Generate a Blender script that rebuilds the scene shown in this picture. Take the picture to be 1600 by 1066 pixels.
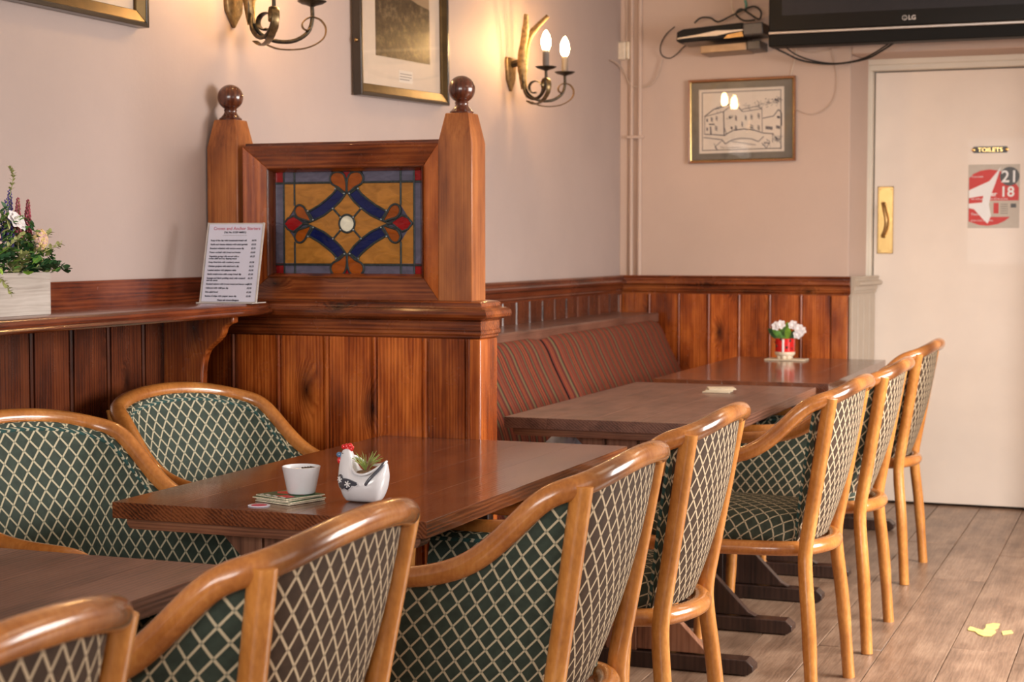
import bpy, bmesh, math, random
from math import sin, cos, pi, radians, atan2, sqrt
from mathutils import Vector, Matrix
random.seed(7)
SC = bpy.context.scene
COL = SC.collection
for o in list(bpy.data.objects):
    bpy.data.objects.remove(o)

# ------------------------------------------------------------------ camera
FPX, YAW, PITCH = 2653.3, .3655, .0573
cd = bpy.data.cameras.new('camera'); cam = bpy.data.objects.new('camera', cd); COL.objects.link(cam)
cd.sensor_width = 36; cd.lens = FPX * 36 / 1600
cd.clip_start = .05; cd.clip_end = 60
fw = Vector((-sin(YAW) * cos(PITCH), cos(YAW) * cos(PITCH), -sin(PITCH)))
cam.location = (0, 0, 1.2); cam.rotation_euler = fw.to_track_quat('-Z', 'Y').to_euler()
cd.dof.use_dof = True; cd.dof.focus_distance = 3.35; cd.dof.aperture_fstop = 8.5
SC.camera = cam
# ------------------------------------------------------------------ view + world
SC.view_settings.view_transform = 'Standard'; SC.view_settings.look = 'None'
SC.view_settings.gamma = 1; SC.view_settings.use_curve_mapping = False
SC.view_settings.exposure = 0.0
W = bpy.data.worlds.new('sky'); SC.world = W; W.use_nodes = True
bg = W.node_tree.nodes['Background']; bg.inputs[0].default_value = (.80, .88, 1, 1); bg.inputs[1].default_value = .4


def area(name, loc, aim, sx, sy, power, col):
    l = bpy.data.lights.new(name, 'AREA'); l.shape = 'RECTANGLE'; l.size = sx; l.size_y = sy
    l.energy = power; l.color = col
    o = bpy.data.objects.new(name, l); COL.objects.link(o); o.location = loc
    o.rotation_euler = Vector(aim).to_track_quat('-Z', 'Y').to_euler()
    return o


# daylight entering by the street windows behind the camera and by the windows of the right wall
area('street_window_light', (-.55, -1.82, 1.62), (0, 1, -.10), 2.6, 1.25, 112, (1, .95, .90))
area('side_window_light', (1.66, 4.75, 1.40), (-1, .0, -.90), 1.9, 1.5, 185, (1, .94, .88)).data.spread = radians(145)
area('side_window_light.001', (1.66, 1.3, 1.5), (-1, .1, -.2), 1.6, 1.4, 9, (1, .94, .86))
area('overhead_fill', (.3, 3.4, 2.38), (0, 0, -1), .9, .9, 7, (1, .84, .64))
area('overhead_fill.001', (.1, 5.7, 2.38), (-.1, .25, -1), .8, .8, 13, (1, .88, .72))  # added fill to lift the door and end wall, not an actual lamp


# ------------------------------------------------------------------ node helpers
class NT:
    def __init__(s, name):
        s.m = bpy.data.materials.new(name); s.m.use_nodes = True
        s.t = s.m.node_tree; s.n = s.t.nodes; s.l = s.t.links
        s.b = s.n['Principled BSDF']
    def new(s, ty, **k):
        n = s.n.new(ty)
        for a, v in k.items():
            if a.startswith('i_'):
                key = a[2:]; key = int(key) if key.isdigit() else key.replace('_', ' ')
                s.put(n.inputs[key], v)
            else: setattr(n, a, v)
        return n
    def put(s, sock, v):
        if hasattr(v, 'is_output'): s.l.new(v, sock)
        else: sock.default_value = v
    def math(s, op, a, b=0.0, c=None, clamp=False):
        n = s.n.new('ShaderNodeMath'); n.operation = op; n.use_clamp = clamp
        s.put(n.inputs[0], a); s.put(n.inputs[1], b)
        if c is not None: s.put(n.inputs[2], c)
        return n.outputs[0]
    def vmul(s, v, k):
        n = s.n.new('ShaderNodeVectorMath'); n.operation = 'MULTIPLY'; s.put(n.inputs[0], v); s.put(n.inputs[1], k); return n.outputs[0]
    def vadd(s, v, k):
        n = s.n.new('ShaderNodeVectorMath'); n.operation = 'ADD'; s.put(n.inputs[0], v); s.put(n.inputs[1], k); return n.outputs[0]
    def noise(s, v, scale, detail=3, rough=.5, dist=0):
        n = s.n.new('ShaderNodeTexNoise'); s.put(n.inputs['Vector'], v); n.inputs['Scale'].default_value = scale
        n.inputs['Detail'].default_value = detail; n.inputs['Roughness'].default_value = rough; n.inputs['Distortion'].default_value = dist
        return n.outputs['Fac']
    def ramp(s, f, stops, interp='LINEAR'):
        n = s.n.new('ShaderNodeValToRGB'); s.put(n.inputs[0], f); cr = n.color_ramp; cr.interpolation = interp
        while len(cr.elements) < len(stops): cr.elements.new(.5)
        for e, (p, c) in zip(cr.elements, stops):
            e.position = p; e.color = (*c, 1) if len(c) == 3 else c
        return n.outputs[0]
    def mix(s, f, a, b, mode='MIX'):
        n = s.n.new('ShaderNodeMix'); n.data_type = 'RGBA'; n.blend_type = mode
        s.put(n.inputs[0], f)
        for i, v in ((6, a), (7, b)):
            if isinstance(v, tuple) and len(v) == 3: v = (*v, 1)
            s.put(n.inputs[i], v)
        return n.outputs[2]
    def bump(s, h, strength=.2, dist=.002):
        n = s.n.new('ShaderNodeBump'); s.put(n.inputs['Height'], h); n.inputs['Strength'].default_value = strength
        n.inputs['Distance'].default_value = dist; s.l.new(n.outputs[0], s.b.inputs['Normal'])
    def set(s, **k):
        al = dict(col='Base Color', rough='Roughness', metal='Metallic', coat='Coat Weight', coatr='Coat Roughness', spec='Specular IOR Level',
                  sheen='Sheen Weight', em='Emission Color', ems='Emission Strength', trans='Transmission Weight', alpha='Alpha', ior='IOR', sss='Subsurface Weight')
        for a, v in k.items():
            if isinstance(v, tuple) and len(v) == 3: v = (*v, 1)
            s.put(s.b.inputs[al[a]], v)
        return s.m


def plain(name, col, rough=.5, metal=0, coat=0, vary=.12, scale=30, bump=.05, **k):
    t = NT(name); tc = t.new('ShaderNodeTexCoord').outputs['Object']
    f = t.noise(tc, scale, 4)
    lo = tuple(c * (1 - vary) for c in col); hi = tuple(min(1, c * (1 + vary)) for c in col)
    c = t.ramp(f, [(.3, lo), (.7, hi)])
    if bump: t.bump(f, bump, .001)
    return t.set(col=c, rough=rough, metal=metal, coat=coat, **k)


def wood(name, dark, mid, light, axis='Z', rings=9, rough=.35, coat=.3, coatr=.15, knots=0.0, fibre=1.0, dist=3.0, wear=0.0, bump=.15, tint=.25, soft=0.0, wave=.09):
    t = NT(name); tc = t.new('ShaderNodeTexCoord').outputs['Object']
    rnd = t.new('ShaderNodeObjectInfo').outputs['Random']
    off = t.n.new('ShaderNodeCombineXYZ')
    for i, k in enumerate((7.3, 5.1, 9.7)): t.l.new(t.math('MULTIPLY', rnd, k), off.inputs[i])
    st = {'X': (.10, 1, 1), 'Y': (1, .10, 1), 'Z': (1, 1, .10)}[axis]
    base = t.vadd(tc, off.outputs[0])
    v = t.vmul(base, st)
    ring_in = v
    kn = None
    if knots:
        sb_ = t.new('ShaderNodeSeparateXYZ', i_0=base).outputs; kc = t.n.new('ShaderNodeCombineXYZ')
        al, ac = {'X': (0, 2), 'Y': (1, 0), 'Z': (2, 0)}[axis]
        wob = t.math('MULTIPLY', t.noise(base, 30, 2), .012)
        t.l.new(t.math('ADD', sb_[ac], wob), kc.inputs[0]); t.l.new(t.math('MULTIPLY', sb_[al], .45), kc.inputs[1])
        vn = t.new('ShaderNodeTexVoronoi', voronoi_dimensions='2D', i_Vector=kc.outputs[0], i_Scale=5.2, i_Randomness=1.0)
        kn = t.math('SUBTRACT', 1.0, t.math('MULTIPLY', vn.outputs['Distance'], 1 / (.10 + .10 * knots), clamp=True), clamp=True)
        sw = t.n.new('ShaderNodeCombineXYZ'); k2 = t.math('MULTIPLY', kn, .02)
        t.l.new(k2, sw.inputs[0]); t.l.new(k2, sw.inputs[1]); t.l.new(k2, sw.inputs[2])
        ring_in = t.vadd(v, sw.outputs[0])
    wv = t.n.new('ShaderNodeTexWave'); wv.wave_type = 'RINGS'; wv.rings_direction = axis; wv.wave_profile = 'SIN'
    t.l.new(ring_in, wv.inputs['Vector']); wv.inputs['Scale'].default_value = rings * 5.5; wv.inputs['Distortion'].default_value = dist * 1.4
    wv.inputs['Detail'].default_value = 3; wv.inputs['Detail Scale'].default_value = 1.4
    fs = {'X': (2, 140, 140), 'Y': (140, 2, 140), 'Z': (140, 140, 2)}[axis]
    fb = t.noise(t.vmul(base, tuple(a * 2 for a in fs)), 1, 2, .6)
    ss = {'X': (1.0, 105, 105), 'Y': (105, 1.0, 105), 'Z': (105, 105, 1.0)}[axis]
    st_ = t.noise(t.vmul(ring_in if not knots else ring_in, tuple(a / b for a, b in zip(ss, st))), 1, 4, .62, .3)
    big = t.noise(t.vmul(base, {'X': (.35, 1, 1), 'Y': (1, .35, 1), 'Z': (1, 1, .30)}[axis]), 13, 4, .55)
    f = t.math('ADD', t.math('MULTIPLY', wv.outputs['Fac'], wave), t.math('MULTIPLY', fb, .20 * fibre))
    f = t.math('ADD', f, t.math('MULTIPLY', st_, .27))
    f = t.math('ADD', f, t.math('MULTIPLY', big, .60))
    c = t.ramp(f, [(.42, dark), (.57, mid), (.75, light)])
    tv = t.math('ADD', 1 - tint, t.math('MULTIPLY', rnd, 2 * tint))
    hs = t.n.new('ShaderNodeHueSaturation'); t.l.new(c, hs.inputs['Color']); t.l.new(tv, hs.inputs['Value']); c = hs.outputs[0]
    if knots:
        c = t.mix(t.math('POWER', kn, 1.5), c, tuple(x * .3 for x in dark))
    if wear:
        wn = t.noise(t.vmul(tc, (1, 1, 1)), 9, 6, .7)
        wm = t.math('MULTIPLY', t.math('SUBTRACT', wn, .62, clamp=True), 6 * wear, clamp=True)
        c = t.mix(wm, c, tuple(min(1, x * 2.2 + .05) for x in light))
    rr = t.math('ADD', rough - .06, t.math('MULTIPLY', t.noise(tc, 14, 4), .14))
    t.bump(t.math('ADD', fb, wv.outputs['Fac']), bump, .0006)
    return t.set(col=c, rough=rr, coat=coat, coatr=coatr)


def fabric(name, ground, line, node, Wd=.034, Ht=.041, lw=.070, rough=.72, sheen=.0):
    t = NT(name); uv = t.new('ShaderNodeTexCoord').outputs['UV']
    wob = t.n.new('ShaderNodeVectorMath'); wob.operation = 'SCALE'
    nz = t.new('ShaderNodeTexNoise', i_Vector=uv, i_Scale=900.0); nz.inputs['Detail'].default_value = 1
    t.l.new(nz.outputs['Color'], wob.inputs[0]); wob.inputs['Scale'].default_value = .0012
    uv2 = t.vadd(uv, wob.outputs[0])
    sp = t.new('ShaderNodeSeparateXYZ', i_0=uv2)
    u = t.math('MULTIPLY', sp.outputs[0], 1 / Wd); v = t.math('MULTIPLY', sp.outputs[1], 1 / Ht)
    ms = []
    for op in ('ADD', 'SUBTRACT'):
        a = t.math(op, u, v)
        d = t.math('ABSOLUTE', t.math('SUBTRACT', t.math('FRACT', t.math('ADD', a, 100.5)), .5))
        ms.append(t.math('SUBTRACT', 1.0, t.math('MULTIPLY', t.math('SUBTRACT', d, lw * .75, clamp=True), 1 / (lw * .5), clamp=True)))
    line_m = t.math('MAXIMUM', ms[0], ms[1]); node_m = t.math('MULTIPLY', ms[0], ms[1])
    g = t.noise(uv, 60, 3)
    gc = t.ramp(g, [(.3, tuple(x * .8 for x in ground)), (.7, tuple(x * 1.25 for x in ground))])
    c = t.mix(line_m, gc, line); c = t.mix(t.math('MULTIPLY', node_m, .75), c, node)
    weave = t.noise(uv, 1400, 1)
    t.bump(t.math('ADD', t.math('MULTIPLY', line_m, .8), t.math('MULTIPLY', weave, .5)), .35, .0006)
    return t.set(col=c, rough=rough, sheen=sheen, spec=.3)


# ------------------------------------------------------------------ materials
M = {}
def wallpaint(name, col, bump=.25):
    t = NT(name); tc = t.new('ShaderNodeTexCoord').outputs['Object']
    big = t.noise(tc, 1.6, 5, .6); fine = t.noise(tc, 90, 3); roll = t.noise(t.vmul(tc, (1, 1, .25)), 9, 3)
    c = t.ramp(big, [(.3, tuple(x * .93 for x in col)), (.7, tuple(min(1, x * 1.04) for x in col))])
    sc = t.noise(t.vmul(tc, (4, 4, 1.5)), 5, 8, .75)
    c = t.mix(t.math('MULTIPLY', t.math('SUBTRACT', sc, .69, clamp=True), 5, clamp=True), c, tuple(x * .6 for x in col))
    t.bump(t.math('ADD', t.math('MULTIPLY', fine, .35), roll), bump, .004)
    return t.set(col=c, rough=.62, spec=.4)
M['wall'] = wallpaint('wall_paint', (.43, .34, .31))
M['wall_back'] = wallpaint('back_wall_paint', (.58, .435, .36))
M['ceiling'] = wallpaint('ceiling_paint', (.75, .72, .66))
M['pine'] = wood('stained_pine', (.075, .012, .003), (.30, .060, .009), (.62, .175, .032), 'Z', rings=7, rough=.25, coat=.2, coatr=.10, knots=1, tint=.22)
M['pine_h'] = wood('stained_pine_rail', (.050, .010, .003), (.19, .042, .010), (.38, .11, .026), 'X', rings=7, rough=.25, coat=.25, coatr=.12, knots=.3, tint=.1)
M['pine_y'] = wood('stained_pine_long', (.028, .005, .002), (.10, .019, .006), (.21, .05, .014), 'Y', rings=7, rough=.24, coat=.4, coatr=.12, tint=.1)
M['pine_shaded'] = wood('stained_pine_shaded', (.020, .004, .002), (.075, .016, .005), (.16, .040, .011), 'Z', rings=7, rough=.25, coat=.25, coatr=.14, knots=.4, tint=.2)  # same pine, with the shade on the left wall put into the colour
M['post'] = wood('post_pine', (.12, .028, .006), (.31, .088, .018), (.54, .19, .045), 'Z', rings=26, rough=.36, coat=.25, coatr=.2, dist=1.5, tint=.08)
M['ball'] = wood('finial_wood', (.035, .008, .004), (.10, .024, .010), (.20, .06, .022), 'Z', rings=5, rough=.25, coat=.6, coatr=.1)
M['table'] = wood('table_top_oak', (.032, .009, .004), (.100, .027, .010), (.18, .056, .020), 'Y', rings=9, rough=.22, coat=.45, coatr=.10, dist=3, tint=.12, bump=.25, wave=.2)
M['tableworn'] = wood('table_top_worn', (.045, .018, .012), (.12, .048, .030), (.20, .09, .058), 'Y', rings=9, rough=.38, coat=.3, coatr=.18, dist=3, tint=.08, wear=.25, bump=.25, wave=.18)
M['cleat'] = wood('table_cleat', (.07, .022, .010), (.19, .07, .034), (.33, .14, .07), 'X', rings=9, rough=.4, coat=.2, tint=.1)
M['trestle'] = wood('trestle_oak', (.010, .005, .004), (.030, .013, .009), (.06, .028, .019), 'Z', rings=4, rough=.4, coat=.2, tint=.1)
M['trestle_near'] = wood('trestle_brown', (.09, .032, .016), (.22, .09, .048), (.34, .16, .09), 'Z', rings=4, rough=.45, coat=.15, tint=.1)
M['beech'] = None
def beech(name, dark, mid, light, dark_corners):
    t = NT(name); tc = t.new('ShaderNodeTexCoord').outputs['Object']
    a = t.noise(t.vmul(tc, (9, 9, 9)), 1, 4, .6); b = t.noise(t.vmul(tc, (160, 160, 60)), 1, 2, .5)
    c = t.ramp(t.math('ADD', t.math('MULTIPLY', a, .7), t.math('MULTIPLY', b, .3)), [(.32, dark), (.52, mid), (.70, light)])
    if dark_corners:
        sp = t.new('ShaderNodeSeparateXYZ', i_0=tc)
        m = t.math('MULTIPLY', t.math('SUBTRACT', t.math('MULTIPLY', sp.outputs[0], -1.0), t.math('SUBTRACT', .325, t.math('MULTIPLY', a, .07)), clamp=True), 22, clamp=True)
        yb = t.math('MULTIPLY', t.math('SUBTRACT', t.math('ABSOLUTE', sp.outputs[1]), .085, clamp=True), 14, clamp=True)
        c = t.mix(t.math('MULTIPLY', m, t.math('MULTIPLY', yb, .9)), c, (.085, .028, .011))  # browner towards the rear corners of the rail
    t.bump(b, .05, .0004)
    return t.set(col=c, rough=.25, coat=.5, coatr=.09)
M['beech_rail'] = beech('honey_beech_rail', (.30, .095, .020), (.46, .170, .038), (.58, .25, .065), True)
M['beech'] = beech('honey_beech', (.36, .130, .026), (.54, .220, .050), (.70, .33, .088), False)
M['fab'] = fabric('lattice_green', (.034, .050, .038), (.54, .48, .33), (.16, .16, .12))
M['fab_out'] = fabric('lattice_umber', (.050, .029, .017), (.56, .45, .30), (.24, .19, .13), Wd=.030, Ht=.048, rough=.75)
M['fab_seat'] = fabric('lattice_seat', (.036, .050, .036), (.52, .46, .32), (.16, .16, .12), Wd=.040, Ht=.040, lw=.06)
def piping():
    t = NT('piping_weave'); uv = t.new('ShaderNodeTexCoord').outputs['UV']; sp = t.new('ShaderNodeSeparateXYZ', i_0=uv)
    f = t.math('FRACT', t.math('MULTIPLY', t.math('ADD', sp.outputs[0], t.math('MULTIPLY', sp.outputs[1], .45)), 1 / .024))
    return t.set(col=t.ramp(f, [(0, (.030, .080, .075)), (.52, (.030, .080, .075)), (.60, (.52, .48, .36)), (.80, (.48, .44, .32)), (.88, (.030, .060, .05))]), rough=.75, spec=.2)
M['pipe_fab'] = piping()
M['floor'] = wood('floor_oak', (.15, .088, .056), (.26, .160, .105), (.40, .265, .18), 'Y', rings=10, rough=.40, coat=.2, coatr=.3, dist=7, tint=.10, bump=.12, fibre=.8)
M['floor_gap'] = plain('floor_gap', (.02, .012, .008), .9)
M['door'] = plain('door_gloss_paint', (.86, .75, .655), .42, coat=.12, vary=.03, scale=5, bump=.1)
M['frame_white'] = plain('frame_gloss_paint', (.74, .67, .56), .3, coat=.2, vary=.04, scale=8)
M['painted'] = plain('panel_gloss_paint', (.50, .42, .335), .35, vary=.05, scale=12)
M['iron'] = plain('wrought_iron', (.06, .048, .034), .42, metal=.85, vary=.5, scale=90, bump=.4)
M['iron_gold'] = plain('gilded_iron', (.24, .165, .08), .42, metal=.8, vary=.45, scale=70, bump=.5)
M['brass'] = plain('polished_brass', (.80, .55, .22), .25, metal=1, vary=.12, scale=60)
M['brass_old'] = plain('aged_brass', (.42, .26, .11), .35, metal=1, vary=.2)
M['black'] = plain('black_plastic', (.006, .006, .006), .14, coat=.0, vary=.1, bump=0, spec=.35)
M['black_soft'] = plain('black_matt_plastic', (.008, .0075, .007), .5, vary=.1, bump=0, spec=.15)
M['screen'] = plain('tv_screen', (.030, .030, .036), .16, vary=.05, bump=0, spec=.3)
M['silver'] = plain('silver_trim', (.55, .50, .46), .3, metal=.8, vary=.05)
M['greybox'] = plain('grey_metal', (.10, .09, .085), .4, metal=.5)
M['shelfmetal'] = plain('bronze_metal', (.30, .21, .14), .4, metal=.6)
M['cable_b'] = plain('black_cable', (.015, .012, .011), .5)
M['cable_w'] = plain('painted_cable', (.55, .42, .33), .5)
M['cable_c'] = plain('cream_cable', (.70, .60, .48), .5)
M['teal'] = plain('teal_plug', (.12, .35, .28), .5)
M['paper'] = plain('white_paper', (.66, .67, .80), .6, vary=.02)
M['ink'] = plain('black_ink', (.03, .03, .06), .7, vary=.05)
M['inkgrey'] = plain('grey_ink', (.14, .12, .11), .7, vary=.05)
M['inkred'] = plain('red_ink', (.50, .06, .12), .6, vary=.05)
M['acrylic'] = plain('acrylic_edge', (.55, .50, .46), .12, coat=.6, vary=.1)
M['ceramic'] = plain('white_glazed_ceramic', (.74, .74, .77), .22, coat=.7, vary=.03)
M['c_grey'] = plain('charcoal_glaze', (.06, .065, .085), .28, coat=.5)
M['c_red'] = plain('red_glaze', (.72, .02, .02), .22, coat=.7)
M['c_blue'] = plain('blue_glaze', (.09, .19, .34), .25, coat=.6)
M['gravel'] = plain('brown_gravel', (.22, .13, .07), .8, vary=.6, scale=220, bump=.8)
M['cream'] = plain('cream_glaze', (.78, .66, .50), .35, coat=.3)
M['cork'] = plain('beige_mat', (.62, .52, .38), .7)
M['cardedge'] = plain('card_edge', (.70, .62, .47), .7, vary=.25, scale=300)
M['leaf'] = plain('green_leaf', (.10, .25, .045), .45, vary=.5, scale=40)
M['leaf_l'] = plain('lime_leaf', (.22, .42, .05), .42, vary=.3, scale=40)
M['leaf_d'] = plain('dark_leaf', (.030, .10, .035), .5, vary=.4, scale=40)
M['olive'] = plain('olive_sprig', (.34, .36, .13), .55, vary=.4, scale=50)
M['purple'] = plain('violet_petal', (.07, .05, .26), .6, vary=.4, scale=80)
M['maroon'] = plain('crimson_petal', (.34, .06, .09), .6, vary=.4, scale=80)
M['pinkyel'] = plain('pale_pink_petal', (.66, .42, .38), .6, vary=.3, scale=120)
M['yellowp'] = plain('pale_yellow_petal', (.70, .52, .22), .6, vary=.2, scale=120)
M['whitep'] = plain('white_petal', (.82, .78, .80), .5, vary=.06)
M['airplant'] = plain('air_plant_leaf', (.30, .40, .10), .5, vary=.4, scale=120)
M['airplant_r'] = plain('air_plant_base', (.28, .10, .07), .5, vary=.3)
M['yellowleaf'] = plain('yellow_leaf', (.85, .66, .22), .6, vary=.15)
M['denim'] = plain('blue_cloth', (.36, .43, .52), .85, vary=.45, scale=18, bump=.5)
M['lead'] = plain('lead_came', (.045, .060, .062), .35, metal=.6, vary=.4, scale=120)
M['solder'] = plain('solder', (.30, .36, .38), .25, metal=.9)
def glass(name, col, sc=22, b=.7):
    t = NT(name); tc = t.new('ShaderNodeTexCoord').outputs['Object']
    f = t.noise(t.vmul(tc, (1, 1, 2.2)), sc, 3, .5, 1.2)
    c = t.ramp(f, [(.3, tuple(x * .8 for x in col)), (.7, tuple(min(1, x * 1.2) for x in col))])
    t.bump(f, b, .002); return t.set(col=c, rough=.18, coat=.0, spec=.35)
M['g_amber'] = glass('amber_glass', (.44, .19, .035)); M['g_orange'] = glass('orange_glass', (.33, .075, .006))
M['g_blue'] = glass('blue_glass', (.003, .010, .085)); M['g_red'] = glass('ruby_glass', (.30, .004, .006))
M['g_lav'] = glass('lavender_glass', (.12, .115, .17)); M['g_white'] = glass('opal_glass', (.85, .84, .68), b=.15)
def emis(name, col, s):
    t = NT(name); return t.set(col=(.9, .8, .6), em=col, ems=s)
M['bulb'] = emis('candle_bulb', (1, .58, .22), 210)
def stripes():
    t = NT('striped_velvet'); uv = t.new('ShaderNodeTexCoord').outputs['UV']
    sp = t.new('ShaderNodeSeparateXYZ', i_0=uv)
    f = t.math('FRACT', t.math('MULTIPLY', sp.outputs[0], 1 / .235))
    R = (.17, .028, .018); O = (.33, .085, .026); G = (.15, .115, .055); B = (.012, .009, .007); D = (.10, .018, .014)
    st = [(0, D), (.05, O), (.08, R), (.14, B), (.17, G), (.21, B), (.225, R), (.29, O), (.31, R), (.34, B), (.35, O), (.37, D), (.44, R), (.46, G), (.53, B), (.56, R), (.61, O), (.63, R), (.68, G), (.70, R),
          (.76, B), (.775, O), (.79, R), (.83, D), (.87, G), (.91, B), (.93, R), (.97, O)]
    c = t.ramp(f, st, 'CONSTANT')
    n = t.noise(t.vmul(uv, (900, 120, 1)), 1, 2)
    c = t.mix(t.math('MULTIPLY', n, .3), c, (.02, .012, .01))
    t.bump(n, .3, .001)
    return t.set(col=c, rough=.8, spec=.25)
M['stripes'] = stripes()
def sepia():
    t = NT('sepia_photo'); tc = t.new('ShaderNodeTexCoord').outputs['Object']
    n = t.noise(t.vmul(tc, (1, 1, 1.6)), 28, 6, .7); c = t.ramp(n, [(.3, (.020, .012, .006)), (.5, (.075, .045, .022)), (.7, (.22, .15, .08))])
    return t.set(col=c, rough=.35)
M['sepia'] = sepia()
M['sepia_sky'] = plain('sepia_sky', (.30, .20, .115), .35, vary=.08, scale=6)
M['mat_card'] = plain('cream_mount', (.60, .48, .38), .5, vary=.03)
M['mat_grey'] = plain('grey_mount', (.105, .092, .078), .35, vary=.1)
M['drawpaper'] = plain('drawing_paper', (.66, .58, .50), .5, vary=.03)
M['pframe'] = plain('dark_frame', (.022, .014, .009), .3, coat=.3)
M['pgold'] = plain('frame_gold', (.09, .056, .022), .42, metal=.9, vary=.2)
M['pbrown'] = wood('brown_frame', (.10, .03, .012), (.22, .075, .028), (.32, .12, .05), 'X', rough=.3)
M['toil'] = plain('sign_black', (.03, .02, .012), .3)
M['posterred'] = plain('poster_red', (.62, .035, .030), .4, vary=.04)
M['postergrey'] = plain('poster_grey', (.56, .50, .43), .4, vary=.04)
M['posterwhite'] = plain('poster_white', (.85, .84, .84), .3, vary=.02)
M['planter'] = wood('whitewashed_wood', (.27, .23, .20), (.40, .35, .31), (.50, .45, .41), 'Y', rings=8, rough=.7, coat=0, dist=6, tint=.05)
def pglass():
    t = NT('picture_glass')
    g = t.n.new('ShaderNodeBsdfGlossy'); g.inputs['Roughness'].default_value = .03
    tr = t.n.new('ShaderNodeBsdfTransparent'); fr = t.n.new('ShaderNodeFresnel'); fr.inputs[0].default_value = 1.5
    mx = t.n.new('ShaderNodeMixShader'); gm = t.n.new('ShaderNodeNewGeometry'); t.l.new(t.math('MULTIPLY', fr.outputs[0], t.math('SUBTRACT', 1.0, gm.outputs['Backfacing'])), mx.inputs[0]); t.l.new(tr.outputs[0], mx.inputs[1]); t.l.new(g.outputs[0], mx.inputs[2])
    t.l.new(mx.outputs[0], t.n['Material Output'].inputs['Surface']); return t.m
M['pglass'] = pglass()


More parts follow.
